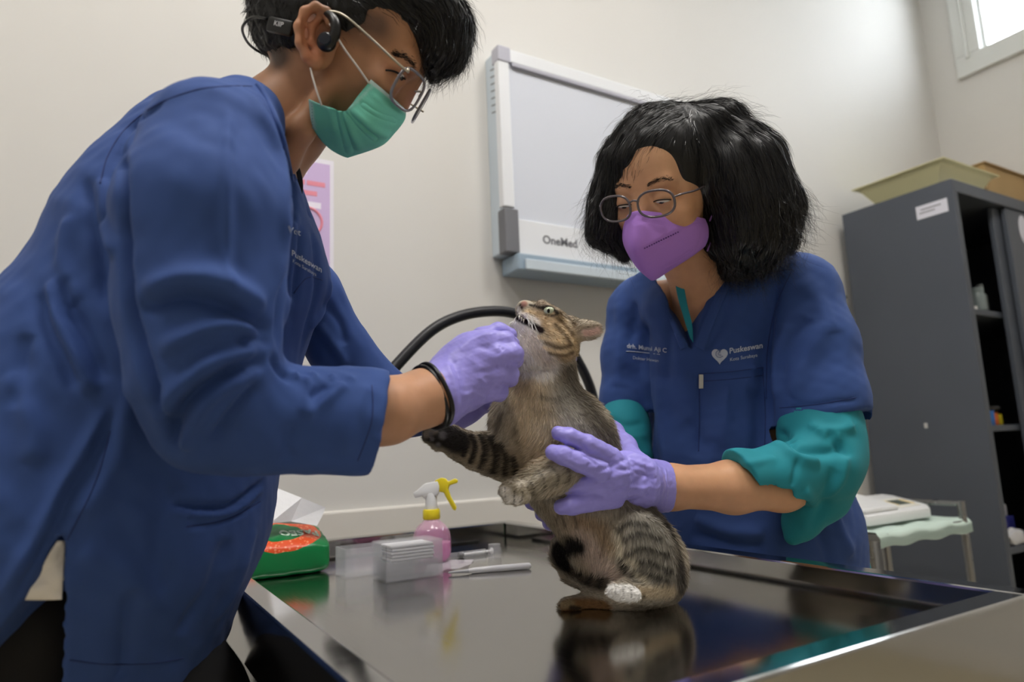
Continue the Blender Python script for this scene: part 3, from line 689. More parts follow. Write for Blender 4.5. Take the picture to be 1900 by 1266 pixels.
def wave(p, seed=0):
    """cheap smooth pseudo-noise in [-1,1]"""
    r = np.random.default_rng(100+seed); o = np.zeros(len(p))
    for i in range(7):
        d = r.normal(size=3); d /= np.linalg.norm(d); o += np.sin(p@d*(1+.45*i)*6.28+r.uniform(0, 6.28)+1.3*np.sin(p@np.roll(d, 1)*5+i))/(1+.25*i)
    return o/3.2
def strands(name, roots, dirs, length, width, col, m, parent, segs=2, curl=None, kind='stuff', label=None, wig=0.):
    """tapered flat hairs as real geometry: roots/dirs camera frame"""
    n = len(roots); side = np.cross(dirs, rng.normal(size=(n, 3))); side /= np.linalg.norm(side, axis=1)[:, None]+1e-9
    side2 = np.cross(dirs, side); ph = rng.uniform(0, 6.28, n); fr = rng.uniform(3, 9, n); V = []
    for i in range(segs+1):
        t = i/segs; c = roots+dirs*(length*t)[:, None]
        if curl is not None: c = c+curl*(t*t*length)[:, None]
        if wig: c = c+side2*(wig*length*np.sin(ph+t*fr)*t)[:, None]
        wv = (width*(1-t)**.7)[:, None]*side
        if i < segs: V += [c-wv, c+wv]
        else: V += [c]
    k = 2*segs+1; V = np.stack(V, 1).reshape(-1, 3); b0 = np.arange(n)*k
    me = bpy.data.meshes.new(name); W = to_world(V)
    if parent is not None: W = W-wloc(parent)
    quads = np.concatenate([np.stack([b0+2*i, b0+2*i+1, b0+2*i+3, b0+2*i+2], 1) for i in range(segs-1)]) if segs > 1 else np.zeros((0, 4), int)
    tris = np.stack([b0+2*segs-2, b0+2*segs-1, b0+2*segs], 1)
    me.vertices.add(len(W)); me.vertices.foreach_set('co', W.ravel().astype(np.float32))
    li = np.concatenate([quads.ravel(), tris.ravel()]).astype(np.int32); ls = np.concatenate([np.arange(len(quads))*4, len(quads)*4+np.arange(len(tris))*3]).astype(np.int32)
    me.loops.add(len(li)); me.polygons.add(len(ls)); me.loops.foreach_set('vertex_index', li); me.polygons.foreach_set('loop_start', ls)
    me.update(calc_edges=True)
    me.polygons.foreach_set('use_smooth', np.ones(len(me.polygons), bool))
    if col is not None:
        cc = np.repeat(col, k, 0); at = me.color_attributes.new('col', 'FLOAT_COLOR', 'POINT'); at.data.foreach_set('color', np.concatenate([cc, np.ones((len(cc), 1))], 1).ravel().astype(np.float32))
    me.materials.append(m); o = bpy.data.objects.new(name, me); COL.objects.link(o); o.parent = parent
    return tag(o, label, None, None, kind)
def surf_sample(g, n, mask=None):
    F = g.F if mask is None else g.F[mask[g.F].all(1)]
    V = g.V; ar = np.linalg.norm(np.cross(V[F[:, 2]]-V[F[:, 0]], V[F[:, 3]]-V[F[:, 1]]), axis=1)
    f = F[rng.choice(len(F), n, p=ar/ar.sum())]; a = rng.random((n, 1)); b = rng.random((n, 1))
    w = [(1-a)*(1-b), a*(1-b), a*b, (1-a)*b]; N = g.normals()
    mixv = lambda A: sum(w[i]*A[f[:, i]] for i in range(4))
    nn = mixv(N); nn /= np.linalg.norm(nn, axis=1)[:, None]+1e-9
    return mixv(V), nn, (mixv(g.col) if g.col is not None else None)
def flow(p, guides):
    """guides: list of (u,v,d, du,dv,dd) -> smooth unit field"""
    o = np.zeros_like(p)
    for gq in guides:
        c = Q(*gq[:3]); w = 1/(((p-c)**2).sum(1)+4e-4)**1.5; o += w[:, None]*np.array(gq[3:], float)/np.linalg.norm(gq[3:])
    return o/(np.linalg.norm(o, axis=1)[:, None]+1e-9)
# ================================================================ the cat
def make_cat():
    s = SDF.px(772, 1290, 545, 1150, .77, 1.0, .0018)
    # trunk
    s.chain([(1165, 1045, .905, 92), (1120, 960, .905, 84), (1060, 880, .905, 86), (1018, 800, .905, 84), (1005, 740, .905, 64), (1010, 700, .905, 49), (1014, 655, .905, 50)], k=.02)
    s.ell((1190, 1040, .905), (88, 78, 84), 60, k=.02)
    s.ell((1085, 800, .905), (62, 50, 70), 60, k=.03)          # back of the shoulders
    s.ell((945, 800, .885), (62, 36, 50), 80, k=.025)          # chest
    # head looking up
    s.ell((1018, 628, .89), (52, 56, 58), -40, k=.012)
    s.ell((1010, 598, .89), (44, 30, 44), 30, k=.012)
    s.ell((1042, 645, .865), (32, 28, 30), 0, k=.012)         # cheek
    s.rc(Q(990, 588, .885), Q(974, 574, .88), .018, .012, .01)      # upper muzzle
    s.rc(Q(985, 604, .868), Q(975, 590, .868), .0115, .009, .006)   # whisker pad
    s.rc(Q(984, 640, .885), Q(963, 607, .88), .022, .0115, .012)    # lower jaw
    s.ell((982, 650, .885), (34, 40, 42), 10, k=.014)
    s.ball(972, 566, .872, 7, k=.004)
    # mouth cut
    s.chain([(950, 588, .862, 4), (966, 594, .862, 7.5), (984, 605, .856, 7), (1004, 615, .846, 4)], k=.003, op='s')
    s.chain([(958, 590, .88, 6), (980, 602, .88, 6)], k=.003, op='s')
    # brow, eye socket
    s.rc(Q(1004, 566, .868), Q(1034, 582, .862), .0065, .006, .008)
    s.ell((1019, 577, .848), (13, 8, 9), 22, k=.004, op='s')
    # ears
    s.ell((1082, 613, .862), (36, 20, 10), 4, k=.008, tilt=-20); s.rc(Q(1078, 614, .862), Q(1110, 607, .856), .0075, .0025, .008)
    s.ell((1096, 617, .846), (20, 8, 6), 4, k=.003, op='s', tilt=-20)
    s.ell((1060, 604, .945), (30, 18, 9), 10, k=.008, tilt=30)
    # raised front leg, left
    s.chain([(960, 855, .875, 50), (925, 845, .868, 38), (885, 838, .862, 31), (852, 826, .858, 24), (838, 815, .856, 24)], k=.012)
    s.ell((818, 809, .855), (32, 25, 22), 12, k=.008)
    for (u, v, r) in ((796, 797, 12), (803, 790, 12), (794, 812, 11), (812, 826, 12)): s.rc(Q(812, 809, .85), Q(u, v, .846), .011, r*.85/FPX, .004)
    # near front leg
    s.chain([(1080, 868, .852, 40), (1040, 876, .838, 36), (1000, 892, .828, 28), (972, 904, .822, 24)], k=.012)
    s.ell((955, 912, .82), (28, 21, 22), 18, k=.006)
    for (u, v) in ((936, 912), (944, 925), (960, 928), (975, 923)): s.rc(Q(958, 910, .812), Q(u, v, .806), .012, .0072, .0035)
    # near thigh and foot
    s.ell((1190, 1035, .845), (86, 64, 40), 75, k=.015)
    s.ell((1225, 1070, .85), (50, 42, 40), 30, k=.012)
    s.chain([(1240, 1096, .838, 22), (1200, 1098, .826, 20), (1170, 1098, .818, 20)], k=.01)
    s.ell((1158, 1099, .815), (28, 20, 22), 0, k=.006)
    for (u, v) in ((1137, 1098), (1148, 1106), (1164, 1107), (1178, 1104)): s.rc(Q(1160, 1099, .808), Q(u, v, .802), .0105, .0078, .003)
    # far foot flat on the table, tail
    s.chain([(1200, 1118, .885, 22), (1120, 1122, .885, 19), (1075, 1124, .88, 17)], k=.008)
    s.ell((1062, 1124, .878), (26, 15, 20), 0, k=.005)
    for du, dd in ((0, -.012), (-4, 0), (2, .012)): s.rc(Q(1065, 1124, .878), Q(1048+du, 1126, .878+dd), .009, .0062, .003)
    s.chain([(1170, 1090, .93, 26), (1110, 1082, .93, 24), (1065, 1062, .925, 22), (1044, 1034, .92, 20), (1046, 1018, .915, 19), (1062, 1010, .912, 19)], k=.008)
    s.chain([(1130, 1030, .9, 60), (1150, 1080, .9, 55)], k=.03)
    g = s.mesh(2, .4)
    g.fold([([(1143, 1088), (1142, 1112)], 2.6, -2.6), ([(1156, 1086), (1157, 1114)], 2.6, -2.6), ([(1171, 1088), (1172, 1112)], 2.6, -2.4), ([(938, 902), (937, 916), (941, 932)], 2.4, -2.2), ([(953, 906), (955, 920), (954, 936)], 2.4, -2.4), ([(969, 908), (970, 920), (966, 934)], 2.4, -2.2), ([(955, 694), (1000, 686), (1040, 676), (1068, 664)], 6, -3.5), ([(1000, 640), (1030, 662), (1062, 664)], 9, 2)])
    g.base((158, 146, 126))
    # ---------- markings
    p = g.paint
    bk = (72, 64, 52); dk = (34, 29, 24); tan = (190, 168, 134); wh = (232, 224, 216); crm = (198, 180, 152)
    n1 = wave(g.V*9, 1); n2 = wave(g.V*26, 2)
    g.col *= (1+.16*n1+.2*n2)[:, None]
    p([(1150, 860), (1215, 960), (1260, 1080)], 60, bk, .75, .6)            # back
    p([(1062, 700), (1085, 750), (1130, 815)], 34, (92, 84, 72), .85, .5)
    p([(1040, 740), (1060, 790), (1085, 830)], 34, (150, 144, 132), .8, .6)
    p([(975, 720), (985, 780), (1000, 850)], 42, tan, .9, .6)
    p([(1005, 800), (1010, 850), (1030, 905)], 26, crm, .7, .6)
    p([(925, 740), (918, 800), (935, 850)], 22, (160, 148, 128), .8, .6)
    for st, w_, a in (([(935, 742), (950, 770), (958, 800)], 7, .5), ([(930, 770), (921, 800), (917, 830)], 8, .6), ([(1004, 735), (1030, 740), (1060, 728)], 5, .5), ([(985, 760), (1020, 765), (1045, 760)], 5, .35),
                      ([(956, 800), (966, 840), (975, 875)], 6, .45), ([(1012, 790), (1030, 810), (1035, 830)], 8, .4), ([(1085, 770), (1110, 800), (1135, 832)], 6, .6), ([(1095, 755), (1120, 790), (1142, 822)], 5, .6), ([(1075, 790), (1095, 810), (1120, 830)], 5, .5)):
        p(st, w_, bk, a, .7)
    # neck rings, with the shade of the neck crease painted in dark
    p([(958, 690), (1000, 683), (1040, 672), (1068, 660)], 7, bk, .65, .6); p([(985, 695), (1030, 688), (1064, 676)], 4, dk, .5, .6)
    # throat white
    p([(962, 618), (970, 645), (988, 668), (1008, 676)], 30, wh, 1, .3); p([(955, 610), (958, 640), (970, 680)], 24, wh, 1, .3); p([(978, 625), (1000, 650), (1015, 668)], 18, (200, 186, 172), .8, .5)
    # face
    p([(1030, 600), (1050, 630), (1060, 650)], 30, (168, 142, 104), .9, .5); p([(985, 585), (1005, 592), (1020, 600)], 16, (186, 158, 118), .9, .5)
    p([(1000, 563), (1030, 570), (1055, 588)], 9, (150, 132, 110), .9, .5)
    for st in ([(1035, 590), (1050, 605), (1062, 622)], [(1030, 603), (1048, 622), (1060, 640)], [(1012, 635), (1035, 645), (1055, 642)], [(1020, 655), (1045, 660), (1062, 655)], [(1035, 578), (1052, 590), (1068, 602)]): p(st, 4.5, (84, 66, 44), .75, .6)
    for st in ([(1010, 645), (1030, 652), (1050, 652)], [(1000, 625), (1020, 630), (1040, 632)]): p(st, 4, (210, 182, 138), .7, .6)
    p([(984, 566), (1000, 570), (1012, 576)], 3.2, dk, .9, .5); p([(1008, 570), (1022, 570), (1034, 582)], 3.4, dk, .95, .4); p([(1010, 582), (1020, 586), (1030, 585)], 2.6, dk, .8, .5)
    p([(974, 586), (986, 590), (996, 600)], 7, (228, 218, 208), .9, .5); p([(962, 575), (966, 585)], 5, (225, 215, 205), .9, .5)
    p([(972, 563)], 7, (150, 104, 88), 1, .4); p([(965, 566), (968, 571)], 3, (60, 40, 34), .9, .4)
    # inside of the mouth and lips
    p([(958, 588), (975, 596), (990, 605), (1004, 613)], 6.5, (30, 18, 18), 1, .3)
    # ear
    p([(1075, 610), (1095, 608), (1112, 606)], 8, (120, 104, 84), .7, .5); p([(1086, 618), (1098, 617), (1108, 614)], 7, (196, 160, 146), .9, .4)
    # raised leg: dark bands, black sole
    p([(960, 870), (900, 845), (862, 828)], 40, (128, 110, 84), .7, .5)
    for st, w_ in (([(862, 808), (866, 826), (860, 846)], 5), ([(876, 808), (882, 830), (874, 858)], 6), ([(893, 808), (902, 836), (894, 868)], 7), ([(911, 812), (922, 842), (918, 876)], 8), ([(930, 826), (940, 850), (938, 880)], 6), ([(952, 850), (958, 872), (956, 890)], 6)): p(st, w_, dk, .9, .5)
    p([(800, 800), (825, 808), (850, 818)], 27, (30, 26, 24), 1, .35); p([(790, 806), (806, 798)], 8, (120, 108, 96), .7, .5)
    for u, v, r in ((800, 806, 5), (806, 797, 4.5), (802, 815, 4.5), (813, 826, 5), (822, 808, 8)): p([(u, v)], r, (84, 80, 82), .85, .4)
    # near front leg
    p([(1070, 860), (1000, 890), (950, 910)], 34, (158, 146, 124), .85, .5); p([(1040, 868), (990, 888), (965, 898)], 7, (206, 196, 178), .8, .6)
    for st in ([(1000, 874), (1010, 890), (1012, 910)], [(1024, 866), (1036, 884), (1034, 902)], [(1046, 862), (1058, 878), (1056, 892)], [(985, 895), (992, 908), (990, 918)]): p(st, 3.2, (70, 62, 50), .7, .6)
    for u, v in ((937, 914), (945, 926), (960, 929)): p([(u, v)], 10, (222, 214, 204), .9, .5)
    for st in ([(937, 905), (936, 918), (940, 930)], [(953, 910), (955, 922), (954, 934)], [(969, 912), (970, 922), (966, 932)]): p(st, 1.5, (50, 44, 38), .8, .5)
    # belly and thigh
    p([(1050, 965), (1080, 1010), (1110, 1060)], 34, (168, 148, 122), .9, .6); p([(1085, 1000), (1110, 1040), (1140, 1075)], 28, (188, 166, 150), .95, .6)
    p([(1075, 965), (1110, 980), (1130, 1010)], 20, (150, 122, 88), .7, .7)
    for u, v in ((1082, 1004), (1113, 1028)): p([(u, v)], 4, (110, 84, 70), .8, .5)
    p([(1200, 970), (1215, 1030), (1210, 1080)], 48, (122, 116, 104), .8, .5)
    for st in ([(1145, 985), (1170, 970), (1200, 975)], [(1150, 1005), (1185, 990), (1225, 1000)], [(1160, 1030), (1195, 1018), (1240, 1030)], [(1160, 1050), (1200, 1042), (1245, 1060)], [(1175, 1068), (1205, 1066), (1240, 1080)], [(1150, 1035), (1158, 1050), (1160, 1062)]): p(st, 5.5, (40, 36, 30), .8, .7)
    for st in ([(1165, 1040), (1180, 1048)], [(1185, 1068), (1200, 1076)], [(1140, 990), (1150, 1010), (1150, 1030)]): p(st, 7, (196, 184, 158), .7, .6)
    p([(1225, 950), (1258, 1030), (1266, 1090)], 14, (44, 38, 32), .8, .6)
    p([(1185, 1100), (1215, 1100), (1245, 1098)], 14, (160, 142, 112), .8, .5); p([(1175, 1108), (1195, 1108)], 6, dk, .6, .6)
    p([(1138, 1098), (1158, 1100), (1178, 1102)], 17, (208, 205, 200), 1, .25)
    for st in ([(1143, 1094), (1142, 1108)], [(1156, 1090), (1157, 1110)], [(1171, 1092), (1172, 1108)]): p(st, 1.4, (70, 62, 56), .7, .5)
    p([(1050, 1126), (1090, 1126), (1122, 1126)], 16, (124, 88, 46), 1, .4); p([(1046, 1122), (1058, 1118)], 9, (150, 130, 92), .8, .5); p([(1060, 1128), (1075, 1130)], 5, dk, .8, .5)
    p([(1130, 1085), (1080, 1072), (1050, 1048)], 20, (70, 60, 48), .9, .5); p([(1052, 1050), (1036, 1032), (1046, 1014), (1068, 1010)], 20, (22, 19, 17), 1, .4)
    for st in ([(1098, 1066), (1092, 1084)], [(1078, 1060), (1070, 1078)], [(1118, 1074), (1112, 1090)]): p(st, 5, dk, .8, .5)
    p([(1035, 955), (1030, 965), (1022, 975)], 5, bk, .6, .6); p([(1010, 940), (1020, 965), (1035, 990)], 16, (150, 134, 108), .7, .6); p([(1030, 930), (1040, 950), (1048, 975)], 4, dk, .6, .6); p([(1055, 940), (1066, 960), (1070, 980)], 4, bk, .6, .6)
    lum = g.col.mean(1, keepdims=True); g.col = np.clip(g.col*(1+np.array([.40, .42, .46])*np.clip(1-lum*1.25, 0, 1)), 0, .9); lum = g.col.mean(1, keepdims=True); g.col = np.clip((g.col*.80+lum*.20)*1.08, 0, .9)
    loc = to_world(Q(1160, 1120, .89)); loc[2] = TZ
    t = thing('cat', 'brown tabby cat held sitting upright on the steel table with its head tipped back', 'cat', loc)
    m_body = mat('cat_skin_and_undercoat', (140, 120, 100), .8, attr='col', spec=.2)
    m_fur = mat('cat_fur', (140, 120, 100), .6, attr='col', spec=.3)
    # keep paws on the table top
    W = to_world(g.V); low = W[:, 2] < TZ+.0008; W[low, 2] = TZ+.0008; g.V = (W-CAM) @ RC.T; g._bvh = None
    body = g.build('body', m_body, t)
    # ---------- fur
    n = 95000
    r, nn, c = surf_sample(g, n)
    G = [(975, 575, .87, .6, .5, 0), (1000, 600, .86, 1, .5, 0), (1050, 620, .87, 1, .4, .1), (1090, 610, .86, 1, -.1, 0), (965, 640, .88, .1, 1, 0), (1000, 680, .86, .2, 1, 0), (980, 760, .85, 0, 1, 0), (1060, 750, .86, .5, 1, 0), (1110, 800, .88, .5, 1, 0),
         (920, 800, .86, -.1, 1, 0), (940, 850, .86, -.8, -.1, 0), (880, 838, .86, -1, -.25, 0), (820, 810, .85, -1, -.2, 0), (1050, 870, .83, -1, .4, 0), (960, 910, .82, -1, .3, 0), (1020, 950, .86, .3, 1, 0), (1090, 1010, .86, .4, 1, 0),
         (1190, 1000, .83, .1, 1, 0), (1230, 1060, .83, -.2, 1, 0), (1200, 1098, .82, -1, .05, 0), (1150, 1100, .81, -1, .1, 0), (1250, 1000, .9, .3, 1, 0), (1080, 1122, .88, -1, 0, 0), (1100, 1078, .93, -1, -.3, 0), (1045, 1035, .92, -.3, -1, 0), (1060, 1010, .91, 1, -.2, 0)]
    f = flow(r, G); f = f-nn*(f*nn).sum(1)[:, None]; f /= np.linalg.norm(f, axis=1)[:, None]+1e-9
    dirs = f+nn*rng.uniform(.12, .42, (n, 1))+rng.normal(size=(n, 3))*.16; dirs /= np.linalg.norm(dirs, axis=1)[:, None]
    pxl = np.stack([950+FPX*r[:, 0]/r[:, 2], 633+FPX*r[:, 1]/r[:, 2]], 1)
    L = rng.uniform(.006, .0115, n)
    small = (pxl[:, 1] < 660) | ((pxl[:, 0] < 900)) | ((pxl[:, 1] > 1085)) | ((pxl[:, 0] < 990) & (pxl[:, 1] > 885)); L[small] *= .5
    skip = ((pxl[:, 1] < 618) & (pxl[:, 0] < 1006) & (c.mean(1) < .03)) | ((pxl[:, 0]-1019)**2+(pxl[:, 1]-577)**2 < 90) | ((pxl[:, 1] < 570) & (pxl[:, 0] < 982)) | ((pxl[:, 0] < 830) & (c.mean(1) < .2) & (rng.random(n) < .6))
    k = ~skip; cc = np.clip(c[k]*rng.uniform(.6, 1.45, (k.sum(), 1)), 0, 1)
    strands('fur', r[k], dirs[k], L[k], rng.uniform(.00022, .0004, k.sum()), cc, m_fur, body, 2, label='short tabby fur')
    # ---------- eye, whiskers, teeth, claws
    def sph(name, u, v, d, rp, m, par, sc=(1, 1, 1)):
        b = bmesh.new(); bmesh.ops.create_uvsphere(b, u_segments=20, v_segments=12, radius=1); c0 = to_world(Q(u, v, d)); rr = rp*d/FPX
        mb = MB(); b.verts.index_update()
        mb.add([c0+rr*(sc[0]*q.co.x*RC[0]+sc[1]*q.co.y*RC[1]+sc[2]*q.co.z*RC[2]) for q in b.verts], [[q.index for q in ff.verts] for ff in b.faces]); b.free()
        return mb.build(name, m, par, smooth=True)
    h = g.hit(1019, 577); hd = h[2]+.003
    ey = sph('eye', 1019, 577, hd, 11, mat('cat_iris', (178, 186, 158), .08, coat=.6), t, (1, .72, .75))
    sph('pupil', 1018, 577, hd-.0045, 4.2, mat('pupil_black', (8, 8, 8), .1), ey, (.8, 1, .5))
    e2 = sph('eye', 1000, 572, .925, 8, MATS['cat_iris'], t, (1, .7, .8))
    for (u, v) in ((964, 590), (972, 596), (968, 593)):
        hh = g.hit(u, v)
        if hh is None: continue
        d = hh[2]-.001; a = to_world(Q(u, v-4, d-.003)); bb = to_world(Q(u-1, v+4, d-.004))
        MB().tube([a, (a+bb)/2, bb], [.0014, .001, .0002], 6).build('tooth', mat('tooth_ivory', (226, 220, 204), .3), t, smooth=True)
    for k_ in range(9):
        u, v = 980+rng.uniform(-6, 8), 590+rng.uniform(-4, 8); hh = g.hit(u, v)
        if hh is None: continue
        e = (u+rng.uniform(-6, 22), v+rng.uniform(22, 44)); d0 = hh[2]
        pts = [to_world(Q(u+(e[0]-u)*q+3*math.sin(q*2.5), v+(e[1]-v)*q, d0-.018*q)) for q in np.linspace(0, 1, 7)]
        MB().tube(pts, np.linspace(.00028, .00008, 7), 4).build('whisker', mat('whisker_white', (236, 234, 230), .4), t, smooth=True)
    return g
cat_g = make_cat()
# ================================================================ shared people helpers
def wc(p): return (np.asarray(p, float)-CAM) @ RC.T
def ellR(s, C, r, ax, k=.01, op='u'):
    """C camera frame point, r metres, ax rows: unit axes"""
    C = np.array(C); r = np.array(r, float); ax = np.array(ax); m = r.max()+k+4*s.h
    L = s._loc(C-m, C+m)
    if L is None: return
    sl, x, y, z = L; x = x-C[0]; y = y-C[1]; z = z-C[2]
    q = [x*a[0]+y*a[1]+z*a[2] for a in ax]
    k0 = np.sqrt(sum((q[i]/r[i])**2 for i in range(3))); k1 = np.sqrt(sum((q[i]/r[i]**2)**2 for i in range(3)))+1e-6
    s._comb(sl, k0*(k0-1)/k1, k, op)
def patch(ctrl, nu=30, nv=20, th=.0012):
    """ctrl: rows of camera-frame points -> closed thin sheet (Sculpt)"""
    C = np.array(ctrl, float); R1 = np.array([spline(r, nu) for r in C]); G = np.stack([spline(R1[:, i], nv) for i in range(nu)], 1)   # nv,nu,3
    du = np.gradient(G, axis=1); dv = np.gradient(G, axis=0); N = np.cross(du, dv); N /= np.linalg.norm(N, axis=2)[..., None]+1e-12
    A = (G+N*th/2).reshape(-1, 3); B = (G-N*th/2).reshape(-1, 3); n = len(A); ix = np.arange(n).reshape(nv, nu)
    q = np.stack([ix[:-1, :-1], ix[:-1, 1:], ix[1:, 1:], ix[1:, :-1]], -1).reshape(-1, 4)
    F = [q, (q+n)[:, ::-1]]
    for l in (ix[0], ix[-1][::-1], ix[:, 0][::-1], ix[:, -1]): F.append(np.stack([l[:-1], l[:-1]+n, l[1:]+n, l[1:]], 1))
    return Sculpt(np.concatenate([A, B]), np.concatenate(F))
def tubeq(pts, r, n=10): return MB().tube(to_world(np.array(pts)), r, n)
def decal(name, g, txt, anchor, ex, ey, size, m, parent, align='LEFT', bold=0., lift=.002):
    """embroidered lettering laid on a garment surface; ex, ey: direction vectors"""
    v, f = text_mesh(txt, 1., align, bold, 0.)
    ex = np.array(ex, float)*size; ey = np.array(ey, float)*size; out = []
    N = g.normals(); 
    for p in v:
        uv = np.array(anchor)+p[0]*ex+p[1]*ey; d = Vector(((uv[0]-950)/FPX, (uv[1]-633)/FPX, 1)).normalized(); h = g.bvh().ray_cast(Vector((0, 0, 0)), d)
        if h[0] is None: out.append(None); continue
        out.append(np.array(h[0])-np.array(d)*lift)
    f = [q for q in f if all(out[i] is not None for i in q)]
    o_ = [to_world(q) if q is not None else np.zeros(3) for q in out]; used = sorted(set(i for q in f for i in q)); mp = {a: i for i, a in enumerate(used)}
    if not used: return None
    mb = MB(); mb.add([o_[i] for i in used], [tuple(mp[i] for i in q) for q in f])
    return mb.build(name, m, parent)
def seam(name, g, pts, r, m, parent, lift=0.):
    H, T = g.line(pts, 5.)
    if len(H) < 3: return
    H[:, 2] -= lift
    H[1:-1] = (H[:-2]+H[1:-1]*2+H[2:])/4
    return MB().tube(to_world(H), r, 6).build(name, m, parent, smooth=True)
m_blue = mat('blue_scrub_cotton', (55, 80, 138), .74, bump=.12, bscale=1500, var=.05, vscale=14, sheen=.03, spec=.2)
m_blued = mat('blue_seam_thread', (34, 52, 108), .8)
m_glove = mat('violet_nitrile', (156, 148, 230), .38, bump=.3, bscale=110, spec=.45, var=.03, vscale=40)
m_skin = mat('tan_skin', (178, 124, 88), .5, var=.05, vscale=60, bump=.05, bscale=900, spec=.4, sss=.12)
m_hair = mat('black_hair', (8, 8, 11), .5, spec=.45); m_hairs = mat('black_hair_strand', (14, 14, 19), .3, spec=.6)
m_blackc = mat('black_trouser_cotton', (14, 14, 17), .85)
m_thread = mat('white_embroidery', (196, 202, 216), .8)
m_eyew = mat('eye_white', (226, 220, 214), .2); m_eyeb = mat('eye_dark', (24, 16, 12), .1, coat=.5); m_brow = mat('eyebrow_hair', (24, 20, 19), .6)
def lens_tube(c, ax_u, ax_v, hu, hv, r, exp=3., n=36, tilt=0.):
    a = np.linspace(0, 2*math.pi, n, endpoint=False); out = []
    for t in a:
        ct, st_ = math.cos(t), math.sin(t); k = (abs(ct)**exp+abs(st_)**exp)**(-1/exp); out.append(c+ax_u*hu*ct*k+ax_v*hv*st_*k)
    return np.array(out)
def lens_pane(loop, th, nrm):
    n = len(loop); c = loop.mean(0); V = list(loop+nrm*th/2)+[c+nrm*th]+list(loop-nrm*th/2)+[c]
    F = [(i, (i+1) % n, n) for i in range(n)]+[((i+1) % n+n+1, i+n+1, 2*n+1) for i in range(n)]+[(i, i+n+1, (i+1) % n+n+1, (i+1) % n) for i in range(n)]
    return MB().add(V, F)
m_lens = mat('spectacle_lens', (250, 250, 252), .02, trans=1., ior=1.12, spec=.6)

def comb(g, n, guides, lenf, width, m, parent, lift=.004, wob=.2, steps=7, label=None, keep=None, near=None):
    """hairs combed along a surface: every hair follows the flow over the hair mass and lifts off towards its tip"""
    r, nn, _ = surf_sample(g, n); u = 950+FPX*r[:, 0]/r[:, 2]; v = 633+FPX*r[:, 1]/r[:, 2]
    if near is not None: k = near(u, v); r, nn, u, v = r[k], nn[k], u[k], v[k]
    n = len(r); L = lenf(u, v); pos = r.copy(); nrm = nn.copy(); lf = rng.uniform(.0, 1, n)**2*lift+.0004; tree = g.bvh(); out = []
    ph = rng.uniform(0, 6.28, n); fr = rng.uniform(.5, 1.1, n); amp = wob*rng.uniform(.3, 1, n)
    for i in range(steps+1):
        t = i/steps; out.append(pos+nrm*(lf*(.15+t))[:, None])
        f = flow(pos, guides); f = f-nrm*(f*nrm).sum(1)[:, None]; f /= np.linalg.norm(f, axis=1)[:, None]+1e-9
        side = np.cross(nrm, f); f = f+side*(amp*np.sin(ph+fr*i*1.5))[:, None]
        pos = pos+f*(L/steps)[:, None]
        for q in range(n):
            a, b, _, _ = tree.find_nearest(Vector(pos[q]))
            if a is not None: pos[q] = a; nrm[q] = b
    Pp = np.stack(out, 1)
    if keep is not None:
        uu = 950+FPX*Pp[..., 0]/Pp[..., 2]; vv = 633+FPX*Pp[..., 1]/Pp[..., 2]; k = keep(uu, vv).all(1); Pp = Pp[k]; n = len(Pp)
    side = np.cross(Pp[:, -1]-Pp[:, 0], rng.normal(size=(n, 3))); side /= np.linalg.norm(side, axis=1)[:, None]+1e-9; V = []
    for i in range(steps+1):
        wv = side*width*(1-i/steps)**.6
        V += [Pp[:, i]-wv, Pp[:, i]+wv] if i < steps else [Pp[:, i]]
    k = 2*steps+1; W = to_world(np.stack(V, 1).reshape(-1, 3))-wloc(parent); b0 = np.arange(n)*k
    quads = np.concatenate([np.stack([b0+2*i, b0+2*i+1, b0+2*i+3, b0+2*i+2], 1) for i in range(steps-1)]); tris = np.stack([b0+2*steps-2, b0+2*steps-1, b0+2*steps], 1)
    me = bpy.data.meshes.new('hair_strands'); me.vertices.add(len(W)); me.vertices.foreach_set('co', W.ravel().astype(np.float32))
    li = np.concatenate([quads.ravel(), tris.ravel()]).astype(np.int32); ls = np.concatenate([np.arange(len(quads))*4, len(quads)*4+np.arange(len(tris))*3]).astype(np.int32)
    me.loops.add(len(li)); me.polygons.add(len(ls)); me.loops.foreach_set('vertex_index', li); me.polygons.foreach_set('loop_start', ls); me.update(calc_edges=True)
    me.polygons.foreach_set('use_smooth', np.ones(len(me.polygons), bool)); me.materials.append(m)
    o = bpy.data.objects.new('hair_strands', me); COL.objects.link(o); o.parent = parent
    return tag(o, label, None, None, 'stuff')
